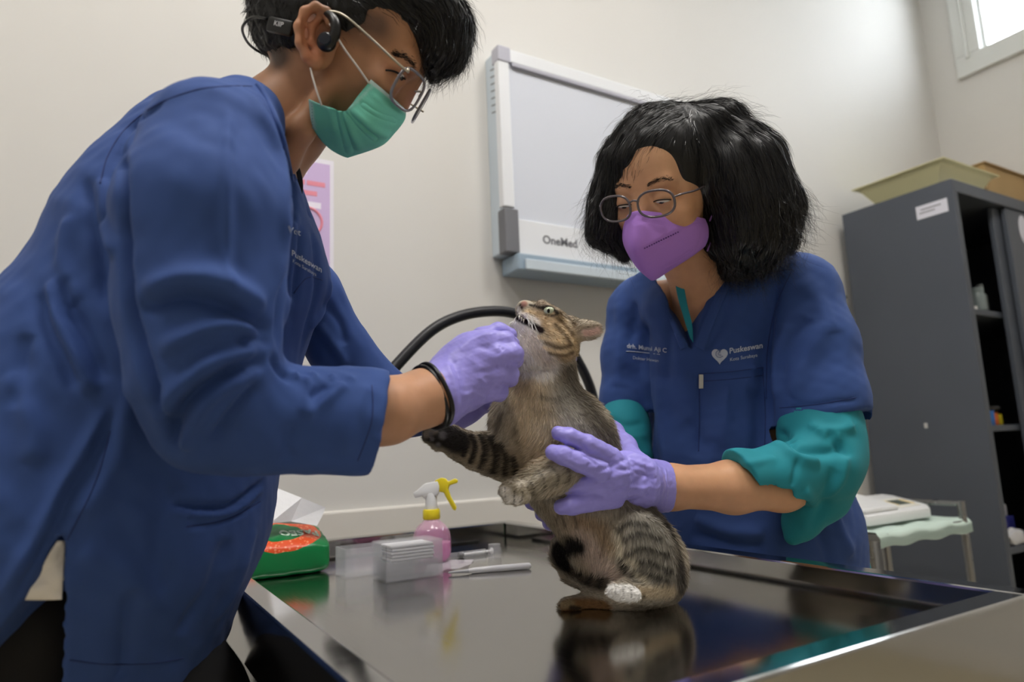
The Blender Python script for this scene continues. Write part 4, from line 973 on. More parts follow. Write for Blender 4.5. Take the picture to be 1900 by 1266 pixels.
# ================================================================ man on the left
def make_man():
    loc = to_world(Q(100, 1250, .82)); loc[2] = 0
    t = thing('person', 'person in blue scrubs, green face mask and glasses, bending over the cat from the left', 'person', loc)
    ZC = .82
    # ---------------- head and neck (fine) + arms and torso (coarse): the body
    s = SDF.px(380, 830, -95, 420, .70, .95, .0014)
    s.ell((628, 55, ZC), (150, 122, 112), 18, k=.01)
    s.ell((705, 95, ZC), (82, 92, 96), 55, k=.03)
    s.ell((660, 165, ZC), (74, 74, 84), 40, k=.03)
    s.chain([(598, 150, ZC, 62), (636, 200, ZC, 48), (668, 236, ZC, 28)], k=.015, sz=1.2)
    s.chain([(706, 190, ZC, 34), (680, 232, ZC, 26)], k=.02)
    s.rc(Q(752, 118, ZC-.032), Q(760, 118, ZC+.032), .017, .017, .012)       # brow ridge
    s.rc(Q(772, 142, ZC), Q(742, 196, ZC), .008, .010, .010)              # nose
    s.ball(715, 150, ZC-.045, 26, k=.02)                                      # cheek bone
    s.ell((738, 139, ZC-.062), (19, 15, 18), 30, k=.006, op='s')
    s.ell((734, 141, ZC-.042), (22, 16, 14), 40, k=.004)                       # lid
    s.chain([(590, 150, ZC, 70), (520, 230, ZC, 80), (450, 310, ZC, 95), (400, 400, ZC, 120)], k=.02)
    s.chain([(612, 160, ZC-.05, 20), (560, 240, ZC-.05, 22), (530, 300, ZC-.03, 24)], k=.012)   # neck muscle
    # near ear
    ed = .742
    s.ell((590, 72, ed+.006), (34, 58, 11), -6, k=.006)
    s.chain([(612, 44, ed-.004, 8), (606, 22, ed-.006, 8), (586, 12, ed-.008, 8), (566, 22, ed-.010, 8.5), (555, 50, ed-.011, 9), (558, 80, ed-.010, 9), (570, 106, ed-.006, 9), (584, 118, ed-.003, 10)], k=.005)
    s.ell((587, 112, ed-.001), (15, 16, 9), 0, k=.006)
    s.chain([(592, 34, ed-.004, 6), (578, 50, ed-.005, 6), (578, 78, ed-.004, 6), (592, 98, ed-.002, 7)], k=.004)
    s.ell((602, 70, ed-.008), (15, 24, 9), -12, k=.004, op='s'); s.ell((590, 26, ed-.012), (12, 6, 6), -30, k=.003, op='s'); s.chain([(566, 40, ed-.014, 5), (566, 80, ed-.013, 5)], k=.003, op='s')
    s.ball(620, 80, ed, 9, k=.004)
    s.ell((585, 72, 2*ZC-ed), (34, 58, 10), -6, k=.006)
    head = s.mesh(2, .45)
    pxh = head.px(); head.base((182, 134, 102))
    n1 = wave(head.V*14, 5); head.col *= (1+.05*n1)[:, None]
    head.paint([(585, 30), (570, 60), (580, 100)], 22, (190, 118, 86), .6, .6); head.paint([(602, 66)], 16, (120, 64, 44), .6, .6)
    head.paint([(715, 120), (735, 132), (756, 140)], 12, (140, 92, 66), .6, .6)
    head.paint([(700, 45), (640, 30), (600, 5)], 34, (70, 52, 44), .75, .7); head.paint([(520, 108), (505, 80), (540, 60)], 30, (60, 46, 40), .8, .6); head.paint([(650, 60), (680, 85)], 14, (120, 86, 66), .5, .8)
    s = SDF.px(-160, 1060, 200, 1330, .50, 1.12, .006)
    s.chain([(400, 330, ZC, 130), (350, 480, .80, 170), (240, 760, .80, 180), (110, 1150, .80, 185), (60, 1300, .8, 170)], k=.03, sz=1.)
    s.chain([(400, 290, .64, 78), (380, 520, .61, 74), (370, 790, .62, 62), (560, 780, .67, 60), (700, 765, .715, 52), (790, 738, .75, 42), (850, 705, .785, 30)], k=.02)
    s.chain([(515, 480, .94, 40), (622, 655, .985, 34), (715, 745, 1.0, 32), (820, 772, 1.0, 24), (850, 755, .99, 18)], k=.02)
    bod = s.mesh(2, .5); bod.base((182, 134, 102))
    # finer visible forearm is part of the same skin
    s = SDF.px(640, 900, 640, 860, .64, .86, .002)
    s.chain([(640, 778, .69, 60), (720, 762, .715, 56), (790, 738, .75, 48), (822, 722, .768, 40)], k=.02)
    fa = s.mesh(2, .5); fa.base((194, 146, 114)); fa.paint([(740, 715), (790, 700)], 30, (196, 142, 106), .5, .8)
    body = join(head, bod, fa).build('body', mat('man_skin', (182, 134, 102), .48, attr='col', var=.04, vscale=70, bump=.05, bscale=900, spec=.4, sss=.1), t)
    # ---------------- tunic
    s = SDF.px(-230, 850, 110, 1330, .48, 1.12, .0034)
    s.chain([(395, 305, .80, 140), (362, 440, .80, 200), (255, 720, .80, 252), (180, 920, .80, 300), (85, 1150, .80, 300), (0, 1320, .80, 290)], k=.04, sz=1.15)
    s.chain([(476, 400, .83, 50), (498, 520, .83, 82), (420, 700, .82, 100)], k=.05, sz=1.2)           # chest
    s.chain([(524, 478, .93, 50), (574, 545, .955, 58), (628, 645, .98, 56), (700, 735, 1.0, 58), (760, 760, 1.0, 48), (828, 772, 1.0, 34)], k=.012)   # far sleeve
    s.chain([(455, 215, .72, 68), (400, 265, .66, 100)], k=.05)
    s.chain([(398, 285, .655, 120), (380, 400, .62, 142), (375, 560, .61, 134), (380, 690, .60, 116)], k=.03)   # near sleeve
    s.chain([(380, 690, .60, 116), (392, 770, .615, 92), (480, 778, .64, 88), (600, 780, .675, 86), (690, 782, .70, 86), (760, 778, .72, 84)], k=.03)
    # cuff: trim and hollow
    a0 = Q(698, 785, .70); a1 = Q(740, 772, .715); ax = np.array([.93, .20, .28]); ax /= np.linalg.norm(ax)
    e1 = np.cross(ax, [0, 0, 1.]); e1 /= np.linalg.norm(e1); e2 = np.cross(ax, e1)
    s.box(a0+ax*.06, [ax, e1, e2], (.058, .085, .075), .001, .002, 's')
    s.rc(a0-ax*.035, a0+ax*.03, .036, .0405, .003, 's')
    b0 = Q(826, 772, 1.0); b1 = Q(850, 776, 1.0); bx = (b1-b0)/np.linalg.norm(b1-b0); f1 = np.cross(bx, [0, 0, 1.]); f1 /= np.linalg.norm(f1)
    s.box(b0+bx*.045, [bx, f1, np.cross(bx, f1)], (.042, .06, .06), .001, .002, 's')
    # neck opening and V
    s.chain([(640, 70, ZC, 80), (520, 222, ZC, 86), (470, 290, ZC, 92)], k=.006, op='s')
    s.chain([(600, 225, ZC, 70), (588, 330, ZC, 34), (575, 395, ZC, 8)], k=.006, op='s')
    # side slit
    sl = [Q(113, 1000, .602), Q(80, 1115, .598), Q(5, 1300, .60)]
    s.rc(sl[0], sl[1], .0035, .0140, .001, 's', 4.); s.rc(sl[1], sl[2], .0140, .036, .001, 's', 5.)
    # hem
    hz = .80
    tun = s.mesh(2, .5)
    tun.gain = 2.0; f = tun.fold
    f([([(424, 205), (420, 380), (424, 560)], 10, 2.2), ([(300, 190), (240, 240), (205, 300), (195, 350)], 7, -3), ([(470, 175), (520, 300), (528, 420), (505, 560)], 16, 3), ([(500, 200), (540, 320), (545, 400), (520, 560), (515, 640)], 10, -4),
       ([(222, 270), (228, 400), (238, 560), (275, 700), (318, 810)], 12, -7), ([(265, 574), (332, 553), (403, 562), (455, 588), (502, 617)], 13, -6), ([(268, 540), (340, 515), (420, 528), (490, 570)], 22, 5),
       ([(300, 650), (379, 612), (440, 604), (480, 620)], 15, 5), ([(495, 668), (420, 692), (346, 747), (321, 800), (318, 830)], 11, -6), ([(475, 650), (390, 676), (320, 735), (296, 790)], 16, 4.5), ([(485, 712), (435, 766), (396, 818)], 12, -4.5), ([(470, 690), (390, 738), (352, 795), (345, 835)], 12, 4),
       ([(500, 635), (470, 628), (440, 640)], 8, -4), ([(505, 660), (520, 690), (540, 705)], 9, -3),
       ([(640, 712), (600, 745), (565, 776)], 10, 3), ([(610, 715), (570, 742)], 8, -2.5), ([(560, 700), (575, 720), (560, 770)], 8, 2.2), ([(680, 715), (660, 770), (640, 840)], 14, 1.6), ([(540, 790), (530, 830), (540, 855)], 14, -2),
       ([(545, 690), (550, 705)], 6, 2.5), ([(580, 692), (584, 708)], 6, 2.5), ([(615, 694), (618, 708)], 6, 2.2), ([(650, 697), (652, 710)], 6, 2)])
    tun.gain = 1.35
    f([([(71, 541), (81, 598), (118, 669), (140, 720)], 14, -7), ([(95, 520), (105, 580), (138, 655), (170, 730)], 14, 6), ([(120, 517), (130, 574), (165, 645), (195, 710)], 15, -7), ([(156, 332), (166, 400), (185, 470), (200, 560)], 13, -6), ([(130, 400), (120, 480), (140, 560)], 18, 5), ([(190, 330), (200, 420), (215, 470)], 12, 5),
       ([(48, 620), (40, 680), (30, 760)], 16, -5), ([(20, 690), (60, 780), (60, 860)], 22, 5),
       ([(213, 759), (170, 845), (125, 917), (95, 990), (20, 1130)], 9, -5), ([(195, 765), (150, 850), (105, 925), (70, 1000), (0, 1110)], 14, 6), ([(235, 720), (225, 820), (190, 900), (150, 960)], 20, 5), ([(120, 1000), (116, 1100), (95, 1240)], 6, 2.5),
       ([(250, 1090), (235, 1180), (225, 1260)], 16, -4), ([(150, 1020), (220, 1060), (280, 1120)], 22, 3), ([(420, 1000), (390, 1090), (330, 1180)], 22, -4), ([(470, 980), (440, 1080), (400, 1150)], 20, 4), ([(330, 900), (300, 1000), (310, 1100)], 24, -4),
       ([(560, 420), (552, 500), (545, 560)], 8, -4), ([(580, 430), (590, 500), (585, 560), (560, 640)], 10, -4), ([(548, 390), (540, 480), (528, 600)], 9, 3), ([(600, 560), (632, 600), (640, 640)], 9, -4), ([(590, 600), (625, 650), (640, 680)], 9, 4), ([(612, 520), (600, 570), (575, 610)], 10, 4),
       ([(700, 800), (760, 795), (810, 786)], 8, -2)])
    tun.gain = 1.8
    f([([(317, 938), (380, 944), (430, 938), (487, 897)], 7, -5), ([(318, 946), (380, 954), (432, 948), (488, 908)], 5, 3), ([(346, 978), (400, 970), (440, 956), (484, 930)], 4, -2)])
    tun.noise(.0011, 16, 3); tun.relax(.3)
    tunic = tun.build('scrub_tunic', m_blue, t, label='long-sleeved blue scrub tunic')
    for pts in ([(468, 160), (420, 160), (360, 168), (290, 195), (232, 240), (200, 290), (186, 340)], [(118, 1016), (175, 900), (205, 800)], [(346, 978), (400, 970), (440, 956), (484, 930)], [(95, 1218), (180, 1232), (280, 1232), (340, 1222)], [(545, 545), (570, 515), (598, 520)], [(690, 715), (690, 780), (664, 855)]):
        seam('seam', tun, pts, .0007, m_blued, tunic)
    decal('lettering', tun, 'Vet', (535, 426), (.96, .28), (.05, -1), 17, m_thread, tunic)
    decal('lettering', tun, 'Puskeswan', (541, 469), (.86, .5), (.05, -1), 15, m_thread, tunic, bold=.012)
    decal('lettering', tun, 'Kota Surabaya', (543, 484), (.84, .5), (.05, -1), 9, m_thread, tunic)
    # collar band around the opening
    cpts = [(478, 158), (498, 190), (518, 240), (532, 290), (541, 340)]
    seam('collar_band', tun, cpts, .0035, m_blue, tunic)
    patch([[Q(543, 300, .80), Q(550, 320, .80), Q(554, 345, .81), Q(553, 372, .82)], [Q(549, 300, .805), Q(558, 320, .805), Q(562, 345, .815), Q(558, 372, .825)]], 16, 5, .0015).build('lanyard', m_blackc, t, label='black lanyard ribbon')
    # undershirt glimpsed in the slit and at the nape
    s = SDF.px(-120, 330, 900, 1330, .52, 1.1, .006)
    s.chain([(165, 930, .80, 286), (75, 1180, .80, 286)], k=.04, sz=1.155)
    s.box((-.4, .2206+.2, .8), np.eye(3), (.6, .2, .6), .002, .002, 's')
    us = s.mesh(2, .5); us.fold([([(70, 1060), (110, 1066)], 8, -3), ([(70, 1085), (112, 1080)], 8, 3)])
    rows = []
    for v_, u0, u1 in ((1004, 106, 120), (1035, 88, 119), (1070, 68, 117), (1095, 55, 116), (1113, 46, 115)):
        rr = []
        for q_ in (0, .33, .66, 1.):
            u_ = u0+(u1-u0)*q_; z_ = .600+.010*q_+.0025*math.sin(q_*3+v_*.09); rr.append(Q(u_, v_, z_))
        rows.append(rr)
    ush = patch(rows, 16, 18, .0015)
    ush.build('undershirt_tail', mat('white_undershirt', (238, 234, 230), .85), t)
    us.build('undershirt', mat('white_undershirt', (238, 234, 230), .85), t)
    tq = [Q(474, 152, ZC-.02), Q(492, 178, ZC-.045), Q(512, 222, ZC-.062), Q(524, 262, ZC-.064)]
    tubeq(spline(tq, 14), .0022).build('undershirt_collar', MATS['white_undershirt'], t, smooth=True)
    # trousers and shoes
    s = SDF((-2, -2, -2), (-1.999, -1.999, -1.999), .01)
    hip = to_world(Q(80, 1180, .80))
    pts = [wc((x, y, z)) for x in (hip[0]-.3, hip[0]+.35) for y in (hip[1]-.35, hip[1]+.35) for z in (.05, 1.0)]
    s = SDF(np.min(pts, 0), np.max(pts, 0), .012)
    s.rc(wc(hip+(-.02, -.05, -.03)), wc(hip+(-.02, .05, -.03)), .145, .145, .03)
    for sg in (-1, 1):
        s.rc(wc(hip+(.0, sg*.09, -.02)), wc((hip[0]+.03, hip[1]+sg*.12, .48)), .10, .085, .02); s.rc(wc((hip[0]+.03, hip[1]+sg*.12, .48)), wc((hip[0]-.02, hip[1]+sg*.13, .08)), .085, .07, .02)
    s.rc(Q(200, 1220, .80), Q(300, 1340, .79), .105, .10, .02); s.rc(Q(62, 1150, .685), Q(0, 1330, .685), .072, .075, .02)
    s.mesh(2, .5).build('trousers', m_blackc, t)
    for sg in (-1, 1):
        c = np.array([hip[0]+.02, hip[1]+sg*.13, 0]); b = bmesh.new(); bmesh.ops.create_uvsphere(b, u_segments=20, v_segments=12, radius=1)
        for v in b.verts: x, y, z = v.co; v.co = Vector((c[0]+.14*x, c[1]+(.048+.008*x)*y, max(0, .045+(.05-.018*x)*z)))
        MB().bm(b).build('shoe', mat('black_shoe_leather', (20, 20, 22), .4), t, smooth=True)
    # ---------------- right glove (near): closed around the dropper
    s = SDF.px(755, 1000, 570, 810, .69, .92, .0014)
    s.chain([(786, 745, .748, 56), (812, 735, .765, 55), (845, 712, .785, 56)], k=.012)
    s.ell((868, 690, .793), (72, 62, 42), -35, k=.018); s.ell((893, 668, .797), (48, 56, 36), -50, k=.018)
    fing = [((905, 632, .79, 21), (938, 634, .80, 18), (948, 640, .825, 15), (928, 652, .845, 13)), ((922, 660, .782, 21), (952, 657, .795, 18.5), (955, 668, .822, 15), (935, 675, .845, 13)),
            ((920, 696, .783, 20), (944, 694, .797, 18), (946, 702, .822, 15), (925, 704, .842, 13)), ((905, 729, .792, 18), (926, 727, .805, 16), (926, 732, .826, 13), (908, 732, .84, 12))]
    for fg in fing: s.chain(list(fg), k=.0055)
    s.chain([(862, 655, .815, 24), (895, 628, .835, 19), (925, 616, .845, 16), (946, 622, .848, 14)], k=.008)      # thumb behind
    # wrist end trimmed
    a0 = Q(806, 733, .760); a1 = Q(860, 705, .78); ax = (a1-a0)/np.linalg.norm(a1-a0); e1 = np.cross(ax, [0, 0, 1.]); e1 /= np.linalg.norm(e1)
    s.box(a0-ax*.05, [ax, e1, np.cross(ax, e1)], (.05, .08, .08), .001, .002, 's')
    gl = s.mesh(2, .45)
    gl.fold([([(828, 672), (842, 710), (850, 762)], 6, 2), ([(838, 662), (852, 700), (862, 765)], 5, -1.8), ([(815, 690), (828, 730), (838, 770)], 6, -1.8), ([(880, 640), (915, 650), (925, 660)], 7, -1.5), ([(888, 690), (910, 688), (925, 680)], 6, -1.5), ([(885, 720), (905, 715), (915, 710)], 5, -1.4),
             ([(870, 660), (890, 690), (880, 720)], 8, 1.3), ([(858, 735), (880, 728), (902, 740)], 4, 1.4), ([(862, 745), (890, 738)], 4, -1.2), ([(890, 700), (900, 712), (912, 706)], 4, 1.5), ([(852, 648), (880, 628), (905, 618)], 6, 1), ([(925, 640), (936, 652)], 5, -1.4), ([(935, 678), (946, 682)], 5, -1.2), ([(925, 712), (938, 716)], 5, -1.2)])
    gl.noise(.0004, 60, 8)
    gl.build('glove', m_glove, t, label='violet glove closed in a fist')
    # ---------------- left glove (far) reaching behind the neck of the cat
    s = SDF.px(800, 1090, 600, 830, .90, 1.08, .0022)
    s.chain([(834, 770, .998, 36), (862, 748, .996, 36), (900, 715, .995, 40), (950, 690, .99, 36)], k=.015)
    for k_, (v0, v1) in enumerate(((660, 640), (684, 662), (706, 684), (726, 706))): s.chain([(955, v0+8, .99, 17), (1005, (v0+v1)/2, .99, 15), (1040+12*(k_ == 1), v1+4, .985, 13), (1056+4*(k_ == 1)-14*(k_ > 1), v1+4, .972, 11)], k=.004)
    s.chain([(900, 745, .985, 20), (935, 752, .965, 16), (955, 742, .955, 13)], k=.006)
    s.mesh(2, .45).build('glove', m_glove, t, label='violet glove mostly hidden behind the cat')
    # ---------------- hair
    s = SDF.px(470, 890, -110, 150, .69, .96, .0022)
    s.ell((624, 42, ZC), (162, 134, 128), 16, k=.01)
    s.chain([(690, -40, ZC, 70), (775, 8, ZC, 68), (815, 60, ZC, 52), (816, 98, ZC, 30), (800, 120, ZC, 14)], k=.03, sz=1.25)
    # clear face, ear and neck
    s.ell((700, 186, .74), (112, 124, 120), 30, k=.008, op='s'); s.ell((730, 160, ZC), (62, 70, 120), 40, k=.01, op='s'); s.ell((585, 78, .735), (52, 72, 40), 0, k=.008, op='s'); s.ell((585, 78, .905), (52, 72, 40), 0, k=.008, op='s')
    s.chain([(600, 190, ZC, 88), (480, 190, ZC, 82), (430, 175, ZC, 80)], k=.008, op='s', sz=1.4)
    hm = s.mesh(3, .5); hm.noise(.002, 30, 4)
    hair = hm.build('hair', m_hair, t, label='short black hair')
    r = None
    G = [(520, 0, .8, -.2, 1, 0), (510, 80, .8, .1, 1, 0), (600, -40, .75, -.3, 1, 0), (660, 10, .74, .6, .8, 0), (720, 0, .74, 1, .35, 0), (790, 20, .76, .8, .7, 0), (830, 70, .78, .1, 1, 0), (800, 110, .8, -.6, .8, 0), (850, 60, .85, .3, 1, 0)]
    comb(hm, 9000, G, lambda u, v: np.where(u > 700, rng.uniform(.012, .04, len(u)), rng.uniform(.004, .010, len(u))), .0003, m_hairs, hair, lift=.007, wob=.3, label='combed black hairs', steps=6)
    comb(hm, 5000, G, lambda u, v: rng.uniform(.015, .04, len(u)), .0002, m_hairs, hair, lift=.018, wob=.5, label='loose fringe hairs', steps=7, near=lambda u, v: (u > 760))
    r, nn, _ = surf_sample(hm, 9000); uu = 950+FPX*r[:, 0]/r[:, 2]; vv = 633+FPX*r[:, 1]/r[:, 2]; k_ = (uu > 770) & (vv > 20); r = r[k_]; nn = nn[k_]
    fl_ = flow(r, G); dirs = fl_+nn*rng.uniform(.0, .35, (len(r), 1))+rng.normal(size=r.shape)*.2; dirs /= np.linalg.norm(dirs, axis=1)[:, None]
    strands('hair_strands', r, dirs, rng.uniform(.008, .022, len(r)), np.full(len(r), .00022), None, m_hairs, hair, 3, curl=np.array([[-.3, .4, 0]])+rng.normal(size=r.shape)*.3, label='wispy fringe ends')
    # eye and brow
    def sphc(name, u, v, d, rp, m, par, sc=(1, 1, 1)):
        b = bmesh.new(); bmesh.ops.create_uvsphere(b, u_segments=16, v_segments=10, radius=1); c0 = to_world(Q(u, v, d)); rr = rp*d/FPX; b.verts.index_update(); mb = MB()
        mb.add([c0+rr*(sc[0]*q.co.x*RC[0]+sc[1]*q.co.y*RC[1]+sc[2]*q.co.z*RC[2]) for q in b.verts], [[q.index for q in ff.verts] for ff in b.faces]); b.free(); return mb.build(name, m, par, smooth=True)
    for z in (1,):
        h = head.hit(738, 141); e = sphc('eye', 741, 142, h[2]+.0035, 11, m_eyew, t, (.8, .5, .6)); sphc('iris', 745, 145, h[2]-.0005, 5, m_eyeb, e, (.7, .9, .5))
        lid = [head.hit(u, v) for u, v in ((716, 131), (728, 132), (740, 137), (752, 148))]; lid = np.array([q-[0, 0, .001] for q in lid if q is not None])
        tubeq(spline(lid, 12), .0011, 6).build('eyelashes', m_brow, t, smooth=True)
    bp_ = []
    for q in range(260):
        f0 = rng.random(); u = 728+40*f0+rng.normal()*2; v = 98+24*f0+rng.normal()*3.2-7*math.sin(f0*3.1); h = head.hit(u, v)
        if h is not None: bp_.append(h)
    bp_ = np.array(bp_)
    if len(bp_): dd = np.tile([[.85, .5, -.12]], (len(bp_), 1))+rng.normal(size=bp_.shape)*.1; strands('eyebrow', bp_, dd, rng.uniform(.003, .005, len(bp_)), np.full(len(bp_), .0003), None, m_brow, t, 2, label='dark eyebrow')
    # ---------------- green pleated mask
    D0 = .737
    up = [[(688, 148, .752), (712, 168, .762), (735, 188, .785), (752, 204, ZC), (741, 196, .855), (722, 182, .885), (700, 165, .90)],
          [(664, 178, .742), (703, 203, .752), (734, 222, .785), (750, 222, ZC), (738, 218, .855), (712, 206, .89), (685, 190, .905)],
          [(641, 204, .737), (688, 232, .748), (718, 246, .782), (733, 245, ZC), (722, 242, .856), (690, 228, .89), (662, 206, .905)],
          [(606, 198, .739), (650, 246, .752), (690, 270, .785), (705, 271, ZC), (694, 266, .855), (662, 246, .885), (632, 205, .90)],
          [(573, 184, .744), (581, 236, .757), (610, 274, .788), (644, 292, ZC), (640, 280, .852), (618, 250, .88), (600, 200, .895)]]
    mk = thing('face_mask', 'pleated green surgical mask over the nose and mouth of the person on the left', 'mask', to_world(Q(660, 290, ZC)))
    g = patch([[Q(*q) for q in row] for row in up], 64, 56, .0014)
    g.fold([([(640, 204), (672, 236), (700, 262)], 6, -4), ([(630, 203), (640, 250), (650, 288)], 7, -4), ([(650, 206), (690, 240), (722, 252)], 8, 4), ([(636, 206), (654, 250), (670, 280)], 8, 4), ([(668, 190), (700, 212), (740, 226)], 6, -1.8), ([(612, 200), (620, 240), (632, 280)], 5, 1.8), ([(690, 175), (715, 196), (745, 214)], 5, 1.2)])
    g.base((112, 196, 176)); g.paint([(688, 150), (715, 172), (752, 206)], 6, (196, 216, 216), .8, .4); g.paint([(576, 186), (580, 230), (586, 268)], 5, (176, 206, 204), .8, .4); g.paint([(690, 160), (665, 185), (645, 202)], 3.5, (150, 206, 196), .7, .4); g.paint([(608, 200), (590, 192), (576, 186)], 3.5, (150, 206, 196), .7, .4)
    m_mask = mat('green_mask_fabric', (112, 196, 176), .8, attr='col', bump=.15, bscale=700, spec=.2)
    msk = g.build('mask_sheet', m_mask, mk)
    m_lp = mat('white_elastic', (226, 220, 216), .7)
    tubeq(spline([Q(686, 156, .751), Q(662, 122, .738), Q(640, 92, .732), Q(624, 66, .731), Q(612, 44, .734)], 16), .0011, 8).build('ear_loop', m_lp, mk, smooth=True)
    tubeq(spline([Q(597, 196, .739), Q(590, 176, .735), Q(582, 150, .734), Q(576, 126, .737)], 12), .0011, 8).build('ear_loop', m_lp, mk, smooth=True)
    for k_ in range(14):
        f0 = k_/13; a = g.hit(580+3*f0, 192+74*f0)
        if a is not None: MB().box(to_world(a-[.0007, 0, .0006])-.0005, to_world(a-[.0007, 0, .0006])+.0005).build('stitch', mat('mask_stitch', (120, 160, 160), .8), msk)
    # ---------------- spectacles (thin metal)
    gs = thing('eyeglasses', 'thin metal-framed glasses worn by the person on the left', 'glasses', to_world(Q(755, 185, ZC)))
    m_met = mat('silver_wire', (188, 180, 164), .3, metal=.8); m_gf = mat('grey_clear_acetate', (150, 148, 156), .2, trans=.4)
    fw = np.array([.90, .42, -.05]); fw /= np.linalg.norm(fw); lat = np.array([-.09, -.15, 1.]); lat -= fw*(lat@fw); lat /= np.linalg.norm(lat); upv = np.cross(lat, fw)
    if upv[1] > 0: upv = -upv
    cN = Q(757, 167, .776); loops = []
    for sg, c in ((0, cN), (1, cN+lat*.068)):
        ang = fw*(0) + lat*1.0
        wrap = (lat+fw*(.30 if sg == 0 else -.30)); wrap /= np.linalg.norm(wrap)
        lp = lens_tube(c, wrap, upv+fw*.12, .026, .021, 0, 3.4); loops.append(lp)
        MB().tube(to_world(lp), .0017, 8, closed=True).build('rim', m_gf, gs, smooth=True)
        lens_pane(to_world(lp), .0016, (fw @ RC)).build('lens', m_lens, gs)
    ctr = (loops[0].mean(0)+loops[1].mean(0))/2
    tubeq(spline([loops[0][0]*.0+cN+lat*.024+upv*.006, ctr+fw*.004+upv*.010, cN+lat*.044+upv*.006], 9), .0012, 8).build('bridge', m_met, gs, smooth=True)
    tubeq(spline([Q(757, 134, .752), Q(730, 110, .742), Q(700, 82, .734), Q(665, 50, .731), Q(640, 30, .730), Q(622, 22, .731), Q(600, 20, .735)], 24), .0013, 8).build('temple', m_met, gs, smooth=True)
    hinge = loops[0][np.argmin(np.linalg.norm(loops[0]-Q(757, 138, .76), axis=1))]
    tubeq([Q(757, 134, .752), (Q(757, 134, .752)+hinge)/2-[0, 0, .001], hinge], .0018, 8).build('hinge', m_met, gs, smooth=True)
    o2 = np.array([0, 0, 1.])*(2*(ZC-.752)); tubeq(spline([Q(757, 134, .752)+o2*.95, Q(700, 82, .734)+o2*1.2, Q(640, 30, .730)+o2*1.2], 12), .0013, 8).build('temple', m_met, gs, smooth=True)
    # ---------------- neckband earphones
    hp = thing('headphones', 'black open-ear neckband headphones hooked over the ear', 'headphones', to_world(Q(520, 90, .75)))
    e = Q(606, 78, .728)
    b = bmesh.new(); bmesh.ops.create_uvsphere(b, u_segments=24, v_segments=14, radius=1); b.verts.index_update(); mb = MB()
    mb.add([to_world(e+.0105*np.array([q.co.x, q.co.y*1.02, q.co.z*.7])) for q in b.verts], [[q.index for q in ff.verts] for ff in b.faces]); b.free(); mb.build('ear_bud', m_blk2, hp, smooth=True)
    tubeq([e-[0, 0, .006], e-[0, 0, .009]], [.007, .006], 18).build('ear_bud_cap', mat('dark_navy_plastic', (30, 34, 46), .3), hp, smooth='auto')
    tubeq(spline([e+[.003, 0, 0], Q(622, 62, .727), Q(621, 40, .728), Q(608, 26, .734), Q(585, 30, .748), Q(560, 50, .752), Q(545, 60, .752)], 24), spline([[.006], [.006], [.0055], [.004], [.003], [.003], [.003]], 24)[:, 0], 10).build('ear_hook', m_blk2, hp, smooth=True)
    axb = Q(548, 58, .742)-Q(494, 46, .752); axb /= np.linalg.norm(axb); dn = np.array([0, 1., 0])-axb*axb[1]; dn /= np.linalg.norm(dn); zz = np.cross(axb, dn)
    cbx = (Q(548, 56, .742)+Q(494, 43, .752))/2
    Mx = Matrix([list(axb @ RC)+[0], list(dn @ RC)+[0], list(zz @ RC)+[0], [0, 0, 0, 1]]).transposed(); Mx.translation = Vector(to_world(cbx))
    MB().box((-.0165, -.0085, -.0035), (.0165, .0085, .0035), .003, Mx).build('battery_pod', m_blk2, hp, smooth='auto')
    sg = -1 if zz[2] > 0 else 1
    v, f = text_mesh('KIIP', .0075, 'CENTER', .0001, 0.); mb = MB(); mb.add([to_world(cbx+axb*q[0]-dn*(q[1]+.001)+zz*sg*.0043) for q in v], f); mb.build('lettering', mat('white_print', (210, 210, 214), .5), hp)
    tubeq(spline([Q(495, 35, .752), Q(470, 32, .765), Q(452, 46, .78), Q(451, 62, .80), Q(464, 84, .83), Q(490, 100, .86), Q(510, 95, .89)], 30), .0016, 8).build('neckband', m_blk2, hp, smooth=True)
    # ---------------- wristbands
    for k_, (du, r_) in enumerate(((0, .0392), (8, .0400))):
        c = Q(796+du*1.0, 738-du*.5, .752+.002*k_); d_ = Q(860, 700, .79)-Q(790, 738, .75); d_ /= np.linalg.norm(d_); d_ = d_+np.array([.12, .08, -.0]); d_ /= np.linalg.norm(d_)
        e1 = np.cross(d_, [0, 0, 1.]); e1 /= np.linalg.norm(e1); e2 = np.cross(d_, e1)
        pts = [c+(r_*.90)*(math.cos(a)*e1+math.sin(a)*e2*.86)+.0012*math.sin(3*a+k_)*d_ for a in np.linspace(0, 2*math.pi, 40, endpoint=False)]
        mb = MB().tube(to_world(np.array(pts)), .0027, 8, closed=True)
        one('wristband', mb, m_blk2, ('black wristband on the near wrist, next to the blue sleeve', 'black wristband on the near wrist, next to the violet glove')[k_], 'wristband', 'wristbands', smooth=True)
    c = Q(834, 771, 1.0); pts = [c+.0275*(math.cos(a)*f1+math.sin(a)*np.cross(bx, f1)) for a in np.linspace(0, 2*math.pi, 30, endpoint=False)]
    one('wristwatch', MB().tube(to_world(np.array(pts)), .005, 8, closed=True), m_blk2, 'black watch strap at the far sleeve end under the violet fist', 'watch', smooth=True)
    return tun
man_t = make_man()
